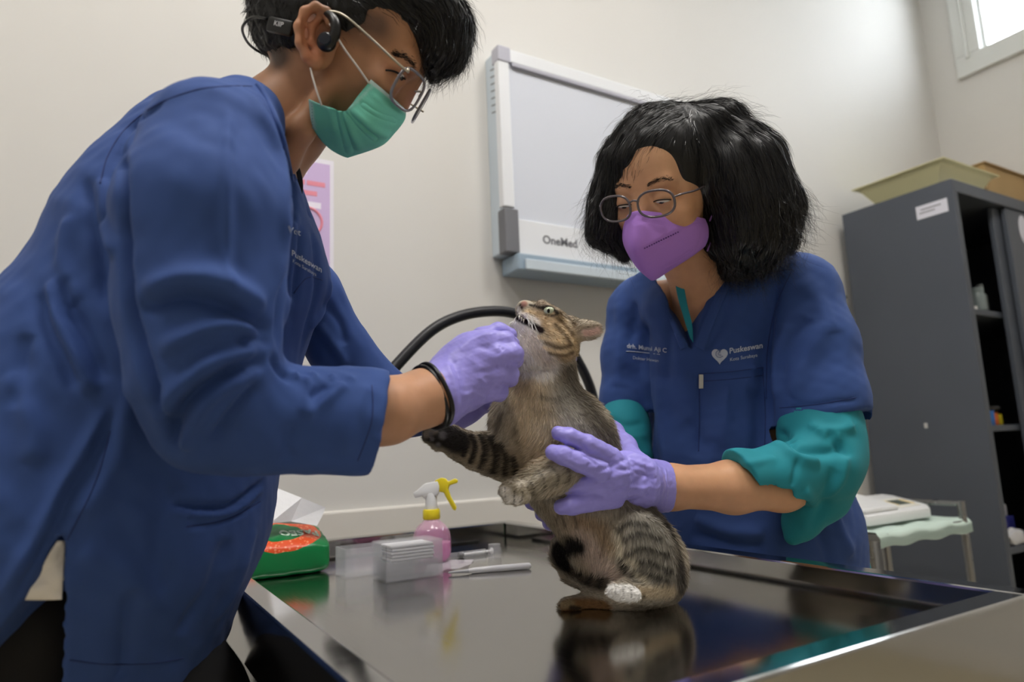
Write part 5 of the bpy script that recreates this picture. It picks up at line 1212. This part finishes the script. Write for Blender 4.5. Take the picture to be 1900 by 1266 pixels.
# ================================================================ woman on the right
def make_woman():
    loc = to_world(Q(1420, 1150, 1.27)); loc[2] = 0
    t = thing('person', 'person with long wavy black hair, glasses and purple mask, holding the cat from behind', 'person', loc)
    nz = lambda v: np.array(v, float)/np.linalg.norm(v)
    fw = nz((-.58, .28, -.77)); up = nz(np.array([0, -1., 0])-fw*(-fw[1])); lat = nz(np.cross(up, fw)); 
    if lat[0] < 0: lat = -lat
    AX = [lat, up, fw]
    Hc = Q(1194, 371, 1.045)-fw*.08
    H = lambda a, b, c: Hc+a*lat+b*up+c*fw
    # ---------------- body: head, neck (fine)
    s = SDF.px(1120, 1420, 180, 680, .92, 1.34, .0018)
    ellR(s, H(0, .03, -.012), (.073, .09, .095), AX, .01); ellR(s, H(0, -.02, .03), (.064, .085, .058), AX, .025); ellR(s, H(0, -.07, .03), (.048, .042, .045), AX, .02)
    for sg in (-1, 1):
        ellR(s, H(sg*.038, -.028, .055), (.024, .022, .024), AX, .015); ellR(s, H(sg*.031, .0, .096), (.017, .012, .014), AX, .008, 's'); ellR(s, H(sg*.031, -.001, .0735), (.0175, .0125, .0135), AX, .004)
    s.rc(H(-.036, .021, .072), H(.036, .021, .072), .012, .012, .012); s.rc(H(0, .004, .082), H(0, -.033, .098), .0075, .012, .010); ellR(s, H(0, .06, .045), (.055, .04, .042), AX, .02)
    s.rc(H(0, -.05, -.02), Q(1312, 545, 1.225), .050, .052, .02); s.rc(Q(1312, 545, 1.225), Q(1320, 640, 1.275), .055, .082, .03, sz=.8)
    head = s.mesh(2, .45); head.base((204, 154, 118)); head.col *= (1+.05*wave(head.V*14, 5))[:, None]
    head.paint([(1190, 300), (1240, 295), (1280, 310)], 30, (222, 176, 140), .6, .8)  # forehead highlight painted lighter into the skin colour
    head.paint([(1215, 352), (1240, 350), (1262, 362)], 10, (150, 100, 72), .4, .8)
    # ---------------- torso and arms (coarse)
    s = SDF.px(960, 1640, 470, 1330, .85, 1.48, .0065)
    s.chain([(1330, 580, 1.27, 95), (1350, 760, 1.28, 110), (1400, 1000, 1.27, 130), (1420, 1300, 1.27, 140)], k=.03, sz=1.)
    s.rc(Q(1190, 580, 1.36), Q(1480, 560, 1.19), .06, .06, .03)
    s.chain([(1490, 570, 1.19, 46), (1512, 740, 1.13, 38), (1525, 885, 1.08, 32), (1440, 905, 1.04, 30), (1300, 905, .99, 26), (1225, 903, .96, 24)], k=.02)
    s.chain([(1185, 590, 1.37, 36), (1163, 740, 1.345, 26), (1168, 835, 1.26, 24), (1100, 900, 1.07, 22), (1060, 915, .99, 20)], k=.02)
    bod = s.mesh(2, .5); bod.base((204, 154, 118))
    s = SDF.px(1195, 1560, 840, 990, .92, 1.14, .0024)
    s.chain([(1510, 895, 1.08, 34), (1450, 903, 1.03, 42), (1360, 904, .995, 45), (1240, 904, .957, 38), (1215, 902, .94, 30)], k=.02)
    fa = s.mesh(2, .5); fa.base((204, 154, 118)); fa.paint([(1260, 880), (1350, 880), (1430, 880)], 16, (206, 156, 118), .6, .8)
    join(head, bod, fa).build('body', mat('woman_skin', (204, 154, 118), .46, attr='col', var=.04, vscale=70, bump=.05, bscale=900, spec=.4, sss=.1), t)
    # ---------------- scrub top
    s = SDF.px(1080, 1660, 450, 1330, .93, 1.52, .0034)
    s.chain([(1330, 590, 1.285, 122), (1335, 700, 1.285, 135), (1365, 850, 1.28, 158), (1400, 990, 1.27, 178), (1420, 1200, 1.27, 190)], k=.04, sz=1.)
    s.rc(Q(1195, 575, 1.36), Q(1475, 548, 1.19), .070, .072, .04)
    s.chain([(1478, 552, 1.185, 70), (1505, 640, 1.15, 76), (1522, 740, 1.12, 78), (1532, 830, 1.10, 78)], k=.03)      # left sleeve
    s.chain([(1185, 590, 1.36, 58), (1168, 660, 1.345, 50), (1160, 740, 1.33, 44), (1158, 800, 1.32, 42)], k=.02)      # right sleeve
    s.chain([(1395, 520, 1.235, 44), (1345, 560, 1.21, 46), (1320, 640, 1.205, 50)], k=.03); s.chain([(1205, 540, 1.31, 36), (1238, 580, 1.24, 36), (1268, 650, 1.21, 44)], k=.03)
    axs = nz(Q(1532, 830, 1.10)-Q(1518, 740, 1.12)); e1 = nz(np.cross(axs, [0, 0, 1.])); c0 = Q(1518, 779, 1.112)
    ex = nz((.985, -.17, 0.)); ey = nz(np.array([.17, .985, -.25])); ey = nz(ey-ex*(ey@ex)); ez = np.cross(ex, ey)
    s.box(c0+ey*.05, [ex, ey, ez], (.075, .05, .10), .001, .002, 's')
    s.rc(c0-ey*.03, c0+ey*.02, .058, .062, .003, 's')
    c1 = Q(1160, 762, 1.325); s.box(c1+np.array([0, .05, 0]), np.eye(3), (.05, .05, .08), .001, .002, 's')
    # V neck
    s.chain([(1280, 470, 1.17, 58), (1290, 512, 1.18, 46)], k=.006, op='s')
    s.chain([(1286, 500, 1.15, 52), (1285, 560, 1.15, 31), (1284, 615, 1.155, 13), (1283, 645, 1.16, 3)], k=.002, op='s', sz=5.)
    tun = s.mesh(2, .5)
    tun.gain = 2.1; f = tun.fold
    f([([(1440, 520), (1425, 600), (1418, 700), (1428, 790)], 12, -6), ([(1460, 600), (1440, 680), (1440, 740)], 12, 3), ([(1500, 590), (1460, 640), (1445, 700)], 14, -3), ([(1530, 600), (1490, 680), (1470, 740)], 16, 3),
       ([(1460, 760), (1520, 750), (1588, 742)], 4, -1.6), ([(1200, 600), (1198, 700), (1210, 800)], 12, -5), ([(1225, 700), (1230, 800), (1245, 880)], 18, 4), ([(1250, 560), (1240, 640), (1235, 720)], 14, -3), ([(1310, 660), (1300, 760), (1290, 850)], 20, -3), ([(1345, 720), (1340, 800), (1330, 860)], 20, 3),
       ([(1270, 780), (1300, 820), (1350, 850)], 18, -3), ([(1400, 720), (1410, 800), (1400, 860)], 14, -4), ([(1290, 960), (1350, 985), (1420, 990)], 14, 4), ([(1280, 990), (1350, 1010), (1420, 1015)], 14, -4), ([(1540, 930), (1560, 990), (1580, 1030)], 14, 4), ([(1510, 960), (1530, 1010), (1545, 1050)], 14, -4),
       ([(1150, 560), (1150, 640), (1145, 720)], 12, 3), ([(1180, 560), (1172, 640)], 10, -3), ([(1400, 520), (1370, 600), (1330, 650)], 18, 2.5), ([(1350, 560), (1335, 610), (1310, 650)], 8, -2), ([(1480, 520), (1520, 560), (1545, 620)], 18, 2.5)])
    f([([(1298, 694), (1356, 690), (1416, 682)], 4, 1.8), ([(1296, 700), (1298, 770), (1296, 838)], 4, -1.6), ([(1416, 690), (1420, 770), (1418, 830)], 4, -1.4), ([(1352, 715), (1348, 740), (1346, 790)], 5, 1.6)])
    tun.noise(.0011, 15, 6); tun.relax(.3)
    top = tun.build('scrub_top', m_blue, t, label='short-sleeved blue scrub top with V neck')
    for pts in ([(1298, 694), (1356, 690), (1416, 682)], [(1298, 708), (1356, 704), (1416, 697)], [(1297, 694), (1298, 770), (1296, 838)], [(1415, 682), (1420, 770), (1418, 838)], [(1446, 757), (1520, 750), (1588, 738)], [(1385, 492), (1420, 505), (1470, 500)], [(1470, 500), (1440, 570), (1424, 650), (1422, 740)]):
        seam('seam', tun, pts, .0008, m_blued, top)
    # neckband sheets either side of the V
    def band(pts, w0, name='neckband'):
        rows = []
        for k_ in (0, .5, 1):
            r_ = []
            for (u, v, du, dv) in pts:
                h = tun.hit(u+du*w0*(k_*.92+.08), v+dv*w0*(k_*.92+.08)); r_.append(h-[0, 0, .0016] if h is not None else None)
            rows.append(r_)
        ok = [i for i in range(len(pts)) if all(r_[i] is not None for r_ in rows)]
        if len(ok) < 3: return
        patch([[r_[i] for i in ok] for r_ in rows], 30, 8, .0022).build(name, m_blue, top)
    band([(1345, 500, 1, .25), (1330, 535, 1, .35), (1312, 575, 1, .4), (1296, 615, 1, .45), (1286, 642, 1, .4)], 20)
    band([(1238, 520, -1, .3), (1250, 555, -1, .35), (1262, 592, -1, .4), (1275, 625, -1, .45), (1281, 642, -1, .4)], 18)
    decal('lettering', tun, 'drh. Mumi Aji C', (1163, 642), (.985, .12), (0, -1), 11.5, m_thread, top, bold=.015)
    decal('lettering', tun, 'Dokter Hewan', (1174, 664), (.985, .12), (0, -1), 8, m_thread, top)
    seam('underline', tun, [(1162, 652), (1192, 654), (1224, 658)], .0007, m_thread, top, .0008)
    decal('lettering', tun, 'Puskeswan', (1353, 652), (.985, -.17), (0, -1), 14.5, m_thread, top, bold=.02)
    decal('lettering', tun, 'Kota Surabaya', (1354, 668), (.985, -.17), (0, -1), 9, m_thread, top)
    # heart emblem
    hp = []
    for a in np.linspace(0, 2*math.pi, 40, endpoint=False):
        x = 16*math.sin(a)**3/16; y = (13*math.cos(a)-5*math.cos(2*a)-2*math.cos(3*a)-math.cos(4*a))/16
        h = tun.hit(1335+15*x, 660-16*y)
        if h is not None: hp.append(h-[0, 0, .0012])
    if len(hp) > 10:
        n = len(hp); c = np.mean(hp, 0); MB().add([to_world(q) for q in hp]+[to_world(c)], [(i, (i+1) % n, n) for i in range(n)]).build('emblem', m_thread, top)
        for rr in (4.5, 8): seam('emblem_swirl', tun, [(1334+rr*math.cos(a), 657+rr*math.sin(a)) for a in np.linspace(.5, 5.2, 8)], .0006, mat('emblem_blue', (120, 136, 176), .8), top, .0018)
    a = tun.hit(1300, 708)
    if a is not None: q = to_world(a-[0, 0, .003]); MB().box((-.0038, -.012, -.0008), (.0038, .012, .0008), .0006, Matrix.Translation(Vector(q)) @ camo.matrix_world.to_3x3().to_4x4()).build('metal_tag', mat('brushed_tag', (196, 194, 190), .35, metal=.6), top)
    # ---------------- teal undershirt: wide folded sleeve, far sleeve, collar, hem
    m_teal = mat('teal_cotton', (38, 136, 150), .72, bump=.12, bscale=1500, var=.05, vscale=12, sheen=.03, spec=.25)
    s = SDF.px(1320, 1640, 720, 1060, .92, 1.24, .0024)
    s.chain([(1516, 740, 1.12, 66), (1522, 800, 1.10, 72), (1534, 845, 1.085, 64)], k=.02)
    s.chain([(1538, 835, 1.08, 60), (1522, 865, 1.06, 66), (1450, 882, 1.02, 54), (1368, 882, .985, 44), (1345, 884, .98, 42)], k=.02)
    s.chain([(1552, 860, 1.085, 42), (1525, 920, 1.075, 44), (1485, 970, 1.06, 30), (1470, 998, 1.05, 13)], k=.02)
    # opening: slanted trim, hollow for the arm
    o0 = Q(1372, 880, .985); oa = nz((-.86, .36, -.3)); o1 = nz(np.cross(oa, [0, 0, 1.])); s.box(o0+oa*.05, [oa, o1, np.cross(oa, o1)], (.05, .09, .09), .001, .003, 's')
    s.chain([(1330, 905, .97, 52), (1400, 910, .995, 44), (1462, 928, 1.01, 34)], k=.003, op='s')
    s.box(Q(1415, 965, .98), [nz((1, .06, 0)), nz((-.06, 1, 0)), [0, 0, 1]], (.040, .047, .09), .001, .003, 's')
    tl = s.mesh(2, .5); tl.gain = 1.4
    tl.fold([([(1440, 800), (1480, 830), (1530, 838), (1570, 830)], 12, -7), ([(1440, 820), (1480, 850), (1520, 856)], 12, 6), ([(1500, 790), (1545, 800), (1585, 790)], 12, 5), ([(1530, 810), (1560, 825), (1575, 850)], 10, -6), ([(1480, 850), (1475, 880), (1470, 903)], 6, -3), ([(1490, 910), (1510, 940), (1490, 985)], 10, 3.5), ([(1550, 870), (1530, 930), (1495, 975)], 12, -4), ([(1360, 866), (1400, 858), (1440, 850)], 8, 2), ([(1570, 840), (1560, 890), (1530, 930)], 10, 4), ([(1515, 800), (1540, 815), (1560, 812)], 8, 4)])
    tl.noise(.0006, 12, 9); tl.relax(.5); us = tl.build('undershirt', m_teal, t, label='teal undershirt with wide folded sleeve')
    s = SDF.px(1080, 1260, 730, 900, 1.12, 1.42, .004)
    s.chain([(1160, 745, 1.325, 40), (1160, 800, 1.29, 44), (1168, 850, 1.25, 44)], k=.02)
    fs = s.mesh(2, .5); fs.fold([([(1130, 775), (1160, 790), (1195, 785)], 7, -4), ([(1130, 800), (1165, 812), (1200, 808)], 7, 4), ([(1135, 825), (1165, 838), (1200, 830)], 7, -3)]); fs.build('far_sleeve', m_teal, us)
    cr_ = [[Q(1252, 512, 1.185), Q(1256, 545, 1.17), Q(1268, 588, 1.165), Q(1281, 628, 1.168)], [Q(1262, 520, 1.175), Q(1268, 555, 1.165), Q(1278, 595, 1.162), Q(1284, 632, 1.168)], [Q(1268, 530, 1.168), Q(1276, 568, 1.162), Q(1284, 602, 1.162), Q(1286, 636, 1.17)]]
    patch(cr_, 24, 10, .002).build('collar', m_teal, us)
    s = SDF.px(1540, 1660, 960, 1140, 1.0, 1.4, .005); s.chain([(1560, 1010, 1.22, 40), (1580, 1100, 1.22, 44)], k=.02); s.mesh(2, .5).build('hem', m_teal, us)
    # ---------------- trousers, shoes
    hip = to_world(Q(1430, 1180, 1.30)); pts = [wc((x, y, z)) for x in (hip[0]-.3, hip[0]+.3) for y in (hip[1]-.35, hip[1]+.35) for z in (.05, 1.0)]
    s = SDF(np.min(pts, 0), np.max(pts, 0), .012)
    s.rc(wc(hip+(0, -.06, 0)), wc(hip+(0, .06, 0)), .15, .15, .03)
    for sg in (-1, 1): s.rc(wc(hip+(0, sg*.08, -.02)), wc((hip[0], hip[1]+sg*.1, .48)), .10, .075, .02); s.rc(wc((hip[0], hip[1]+sg*.1, .48)), wc((hip[0]+.02, hip[1]+sg*.11, .08)), .075, .065, .02)
    s.mesh(2, .5).build('trousers', m_blackc, t)
    for sg in (-1, 1):
        c = np.array([hip[0]-.03, hip[1]+sg*.11, 0]); b = bmesh.new(); bmesh.ops.create_uvsphere(b, u_segments=20, v_segments=12, radius=1)
        for v in b.verts: x, y, z = v.co; v.co = Vector((c[0]-.125*x, c[1]+(.043+.007*x)*y, max(0, .042+(.046-.016*x)*z)))
        MB().bm(b).build('shoe', mat('black_shoe_leather', (20, 20, 22), .4), t, smooth=True)
    # ---------------- left glove around the cat
    s = SDF.px(1000, 1260, 765, 970, .79, 1.02, .0014)
    s.chain([(1236, 904, .955, 46), (1215, 902, .935, 45), (1185, 895, .895, 48)], k=.012)
    s.ell((1165, 890, .868), (62, 54, 32), 8, k=.02); s.ell((1130, 886, .842), (40, 50, 28), 10, k=.018)
    for fg in (((1134, 848, .842, 19), (1090, 824, .822, 17), (1056, 810, .818, 16), (1036, 804, .822, 13.5)), ((1114, 874, .826, 20), (1074, 857, .812, 18.5), (1044, 845, .808, 17.5), (1026, 840, .812, 15)),
               ((1120, 902, .832, 20), (1082, 900, .826, 16), (1052, 902, .830, 14.5), (1038, 904, .836, 13)), ((1140, 924, .845, 20), (1094, 931, .828, 18.5), (1062, 938, .824, 17.5), (1042, 941, .828, 15))):
        s.chain(list(fg), k=.0032)
    s.chain([(1176, 864, .90, 26), (1158, 830, .945, 21), (1136, 802, .972, 18), (1122, 788, .975, 14)], k=.012)      # thumb over the back
    s.box(Q(1262, 906, .965), np.eye(3), (.0185, .08, .09), .001, .002, 's')
    gl = s.mesh(2, .45)
    gl.fold([([(1100, 880), (1140, 862), (1165, 850)], 5, -2), ([(1105, 895), (1150, 882), (1190, 870)], 5, 2), ([(1120, 915), (1160, 905), (1200, 880)], 5, -2), ([(1130, 930), (1170, 918), (1210, 900)], 5, 2), ([(1150, 935), (1185, 928), (1220, 915)], 5, -2), ([(1165, 850), (1185, 860), (1215, 870)], 5, 1.8), ([(1140, 870), (1175, 875), (1220, 890)], 4, -1.8), ([(1150, 900), (1180, 905), (1225, 905)], 4, 1.6),
             ([(1195, 862), (1205, 890), (1200, 930)], 6, -2), ([(1208, 864), (1216, 895), (1212, 938)], 5, 2), ([(1222, 864), (1228, 900), (1222, 942)], 5, -1.6), ([(1234, 868), (1237, 905), (1234, 942)], 3, 1.4), ([(1080, 845), (1095, 852), (1108, 866)], 4, -1.4), ([(1050, 852), (1075, 862), (1100, 872)], 4, 1), ([(1075, 822), (1085, 832), (1084, 842)], 4, -1.3), ([(1095, 925), (1100, 936), (1096, 946)], 4, -1.4), ([(1140, 850), (1160, 870), (1170, 900)], 5, 1.5)])
    gl.noise(.0005, 55, 8)
    gl.build('glove', m_glove, t, label='violet glove wrapped around the belly of the cat')
    # ---------------- right glove, mostly behind the cat
    s = SDF.px(950, 1140, 850, 1010, .86, 1.1, .002)
    s.chain([(1085, 905, 1.045, 34), (1060, 915, .995, 36), (1045, 920, .972, 36)], k=.012)
    for (v1, u1, dd) in ((918, 982, .905), (934, 981, .897), (955, 1000, .90), (972, 1016, .905)): s.chain([(1045, 910+(v1-918)*.6, .975, 15), (1010+.3*(u1-980), v1-2, .968, 14), (u1+10, v1, .945, 13), (u1+4, v1, .918, 12)], k=.004)
    s.chain([(1060, 890, .99, 16), (1030, 872, .985, 14), (1012, 868, .98, 12)], k=.005)
    s.mesh(2, .45).build('glove', m_glove, t, label='violet fingertips showing under the raised paw')
    # ---------------- hair
    s = SDF.px(1060, 1520, 165, 535, .92, 1.36, .0028)
    ellR(s, H(0, .05, -.02), (.092, .092, .108), AX, .01)
    s.chain([(1330, 250, 1.09, 62), (1370, 320, 1.085, 76), (1395, 390, 1.09, 80), (1385, 440, 1.09, 64)], k=.03, sz=1.1)
    s.chain([(1385, 440, 1.12, 66), (1430, 425, 1.13, 44), (1340, 465, 1.15, 48)], k=.03)
    s.chain([(1210, 255, 1.10, 48), (1160, 310, 1.11, 42), (1138, 370, 1.12, 40), (1130, 420, 1.12, 36), (1165, 455, 1.12, 26)], k=.025)
    s.chain([(1250, 330, 1.22, 90), (1280, 420, 1.22, 80)], k=.03)
    s.ell((1236, 376, .985), (68, 112, 84), -4, k=.006, op='s'); s.ell((1248, 460, 1.02), (64, 90, 60), 0, k=.006, op='s'); s.ell((1290, 530, 1.12), (70, 62, 70), 0, k=.01, op='s')
    s.chain([(1200, 262, 1.035, 18), (1170, 288, 1.05, 20), (1158, 330, 1.075, 18)], k=.012); s.ball(1150, 292, 1.075, 24, k=.01)
    hm = s.mesh(3, .5)
    G = [(1290, 200, 1.08, .3, .1, 0), (1340, 230, 1.05, .9, .6, 0), (1400, 300, 1.05, .4, 1, 0), (1420, 380, 1.05, .3, 1, 0), (1460, 420, 1.08, .7, .8, 0), (1360, 460, 1.05, -.1, 1, 0), (1320, 360, 1.02, .1, 1, 0), (1250, 225, 1.04, -.9, .4, 0), (1190, 260, 1.05, -.8, .8, 0), (1140, 340, 1.09, -.35, 1, 0), (1115, 410, 1.1, -.3, 1, 0), (1150, 460, 1.1, .5, 1, 0), (1300, 260, 1.03, .3, 1, 0), (1280, 330, 1.25, 0, 1, 0), (1280, 450, 1.25, 0, 1, 0)]
    N = hm.normals(); pq = hm.px(); wgt = np.clip((np.hypot((pq[:, 0]-1236)/70, (pq[:, 1]-372)/110)-1.05)/.45, 0, 1); hm.V = hm.V+N*(wgt*(.0045*wave(hm.V*np.array([16, 6, 16]), 11)+.0012*wave(hm.V*np.array([60, 12, 60]), 12)))[:, None]; hm._bvh = None
    hair = hm.build('hair', m_hair, t, label='long wavy black hair')
    keep = lambda u, v: np.hypot((u-1238)/58, (v-376)/92) > 1
    comb(hm, 11000, G, lambda u, v: np.where((u < 1310) & (u > 1165) & (v > 250), rng.uniform(.01, .03, len(u)), rng.uniform(.03, .075, len(u))), .00032, m_hairs, hair, lift=.007, wob=.4, label='combed wavy black hairs', steps=9, keep=keep)
    comb(hm, 5000, G, lambda u, v: rng.uniform(.03, .08, len(u)), .00019, m_hairs, hair, lift=.034, wob=.75, label='flyaway black hairs', steps=9, keep=keep, near=lambda u, v: (v > 330) & ((u < 1150) | (u > 1420)) | (v < 215) | (v > 450))
    r, nn, _ = surf_sample(hm, 14000); uu = 950+FPX*r[:, 0]/r[:, 2]; vv = 633+FPX*r[:, 1]/r[:, 2]; k_ = ((vv > 350) & ((uu < 1150) | (uu > 1440))) | ((vv > 435) & (uu < 1180)) | ((vv > 470) & (uu > 1330)); r = r[k_]; nn = nn[k_]
    fl_ = flow(r, G); dirs = fl_+nn*rng.uniform(-.1, .5, (len(r), 1))+rng.normal(size=r.shape)*.18; dirs /= np.linalg.norm(dirs, axis=1)[:, None]
    strands('hair_strands', r, dirs, rng.uniform(.012, .04, len(r)), np.full(len(r), .0002), None, m_hairs, hair, 5, curl=rng.normal(size=r.shape)*.5, wig=.12, label='wispy hair ends')
    # ---------------- eyes, brows
    for sg in (-1, 1):
        c = H(sg*.031, -.006, .0768); b = bmesh.new(); bmesh.ops.create_uvsphere(b, u_segments=16, v_segments=10, radius=1); b.verts.index_update(); mb = MB()
        mb.add([to_world(c+.0115*(q.co.x*lat*1.15+q.co.y*up*.24+q.co.z*fw)) for q in b.verts], [[q.index for q in ff.verts] for ff in b.faces]); e = mb.build('eye', m_eyew, t, smooth=True)
        mb = MB(); mb.add([to_world(c+fw*.0085-up*.001+.0045*(q.co.x*lat+q.co.y*up*.5+q.co.z*fw*.7)) for q in b.verts], [[q.index for q in ff.verts] for ff in b.faces]); mb.build('iris', m_eyeb, e, smooth=True); b.free()
        tubeq(spline([H(sg*.031-.014, -.005, .084), H(sg*.031-.005, -.003, .0885), H(sg*.031+.006, -.003, .0885), H(sg*.031+.015, -.005, .083)], 12), .0010, 6).build('eyelashes', m_brow, t, smooth=True)
        bp = []
        for q in range(240):
            f0 = rng.random(); p0 = H(sg*(.012+.036*f0), .021+.006*math.sin(f0*2.6)+rng.normal()*.0016, .2); d_ = -fw
            h = head.bvh().ray_cast(Vector(p0), Vector(d_))
            if h[0] is not None: bp.append(np.array(h[0]))
        bp = np.array(bp); dd = np.tile(lat*sg+up*.15+fw*.08-np.array([0, 0, .0]), (len(bp), 1))+rng.normal(size=bp.shape)*.1
        strands('eyebrow', bp, dd, rng.uniform(.003, .005, len(bp)), np.full(len(bp), .0003), None, m_brow, t, 2, label='dark eyebrow')
    # ---------------- purple mask
    mk = thing('face_mask', 'purple beak-shaped mask on the person with long black hair', 'mask', to_world(H(0, -.12, .07)))
    rows = [[(-.064, -.040, .030), (-.034, -.024, .080), (0, -.014, .106), (.034, -.024, .084), (.062, -.036, .050), (.074, -.048, .012)],
            [(-.064, -.056, .036), (-.036, -.046, .094), (0, -.040, .124), (.036, -.048, .097), (.066, -.056, .052), (.078, -.062, .012)],
            [(-.062, -.070, .036), (-.036, -.070, .096), (0, -.072, .130), (.036, -.073, .098), (.066, -.076, .050), (.077, -.078, .012)],
            [(-.054, -.094, .034), (-.030, -.104, .080), (0, -.112, .108), (.031, -.106, .080), (.058, -.100, .040), (.070, -.092, .010)],
            [(-.044, -.104, .026), (-.022, -.120, .056), (0, -.134, .082), (.024, -.122, .054), (.048, -.108, .022), (.062, -.098, .004)]]
    g = patch([[H(q[0]*.93-.002, -.014+(q[1]+.014)*.93, .03+(q[2]-.03)*.95) for q in row] for row in rows], 60, 50, .0016)
    g.base((176, 128, 214)); g.fold([([(1172, 415), (1200, 410), (1240, 418)], 4, -1.2), ([(1185, 470), (1225, 448), (1262, 430)], 4, -1.6), ([(1190, 462), (1225, 440), (1262, 422)], 6, 1.2), ([(1225, 500), (1262, 480), (1290, 462)], 5, -1.4), ([(1265, 420), (1285, 412), (1300, 410)], 4, -1.2), ([(1290, 470), (1298, 450), (1304, 430)], 4, -1)])
    sh_ = g.build('mask_sheet', mat('purple_mask_fabric', (176, 128, 214), .75, attr='col', bump=.12, bscale=700, spec=.2), mk)
    for k_ in range(15):
        f0 = k_/14; a = g.hit(1196+62*f0, 461-30*f0)
        if a is not None: q = to_world(a-[0, 0, .0006]); MB().box(q-.0009, q+.0009, .0003).build('stitch', mat('mask_stitch_purple', (110, 70, 150), .8), sh_)
    tubeq(spline([H(.074, -.05, .012), H(.082, -.02, -.01), H(.080, .01, -.03)], 10), .0014, 8).build('ear_loop', mat('purple_elastic', (130, 90, 160), .7), mk, smooth=True)
    tubeq(spline([H(.062, -.098, .004), H(.078, -.05, -.02), H(.080, .0, -.035)], 10), .0014, 8).build('ear_loop', MATS['purple_elastic'], mk, smooth=True)
    tubeq(spline([H(-.064, -.045, .03), H(-.078, -.01, -.01), H(-.08, .01, -.03)], 10), .0014, 8).build('ear_loop', MATS['purple_elastic'], mk, smooth=True)
    # ---------------- spectacles
    gs = thing('eyeglasses', 'oval grey-framed glasses worn above the purple mask', 'glasses', to_world(H(0, -.02, .1)))
    m_fr = mat('smoky_grey_frame', (96, 88, 92), .25, coat=.3); loops = []
    for sg in (-1, 1):
        wrap = nz(lat-fw*.16*sg); lp = lens_tube(H(sg*.0335, -.006, .110), wrap, nz(up+fw*.10), .0275, .0195, 0, 2.5); loops.append(lp)
        MB().tube(to_world(lp), .0019, 8, closed=True).build('rim', m_fr, gs, smooth=True); lens_pane(to_world(lp), .0014, fw @ RC).build('lens', m_lens, gs)
    tubeq(spline([H(-.008, .0, .112), H(0, .003, .115), H(.008, .0, .112)], 9), .0015, 8).build('bridge', m_fr, gs, smooth=True)
    for sg in (-1, 1): tubeq(spline([H(sg*.0605, .0, .106), H(sg*.068, .002, .092), H(sg*.073, .002, .05), H(sg*.078, .008, .0), H(sg*.078, .004, -.03)], 14), .0016, 8).build('temple', m_fr, gs, smooth=True)
    return tun
woman_t = make_woman()
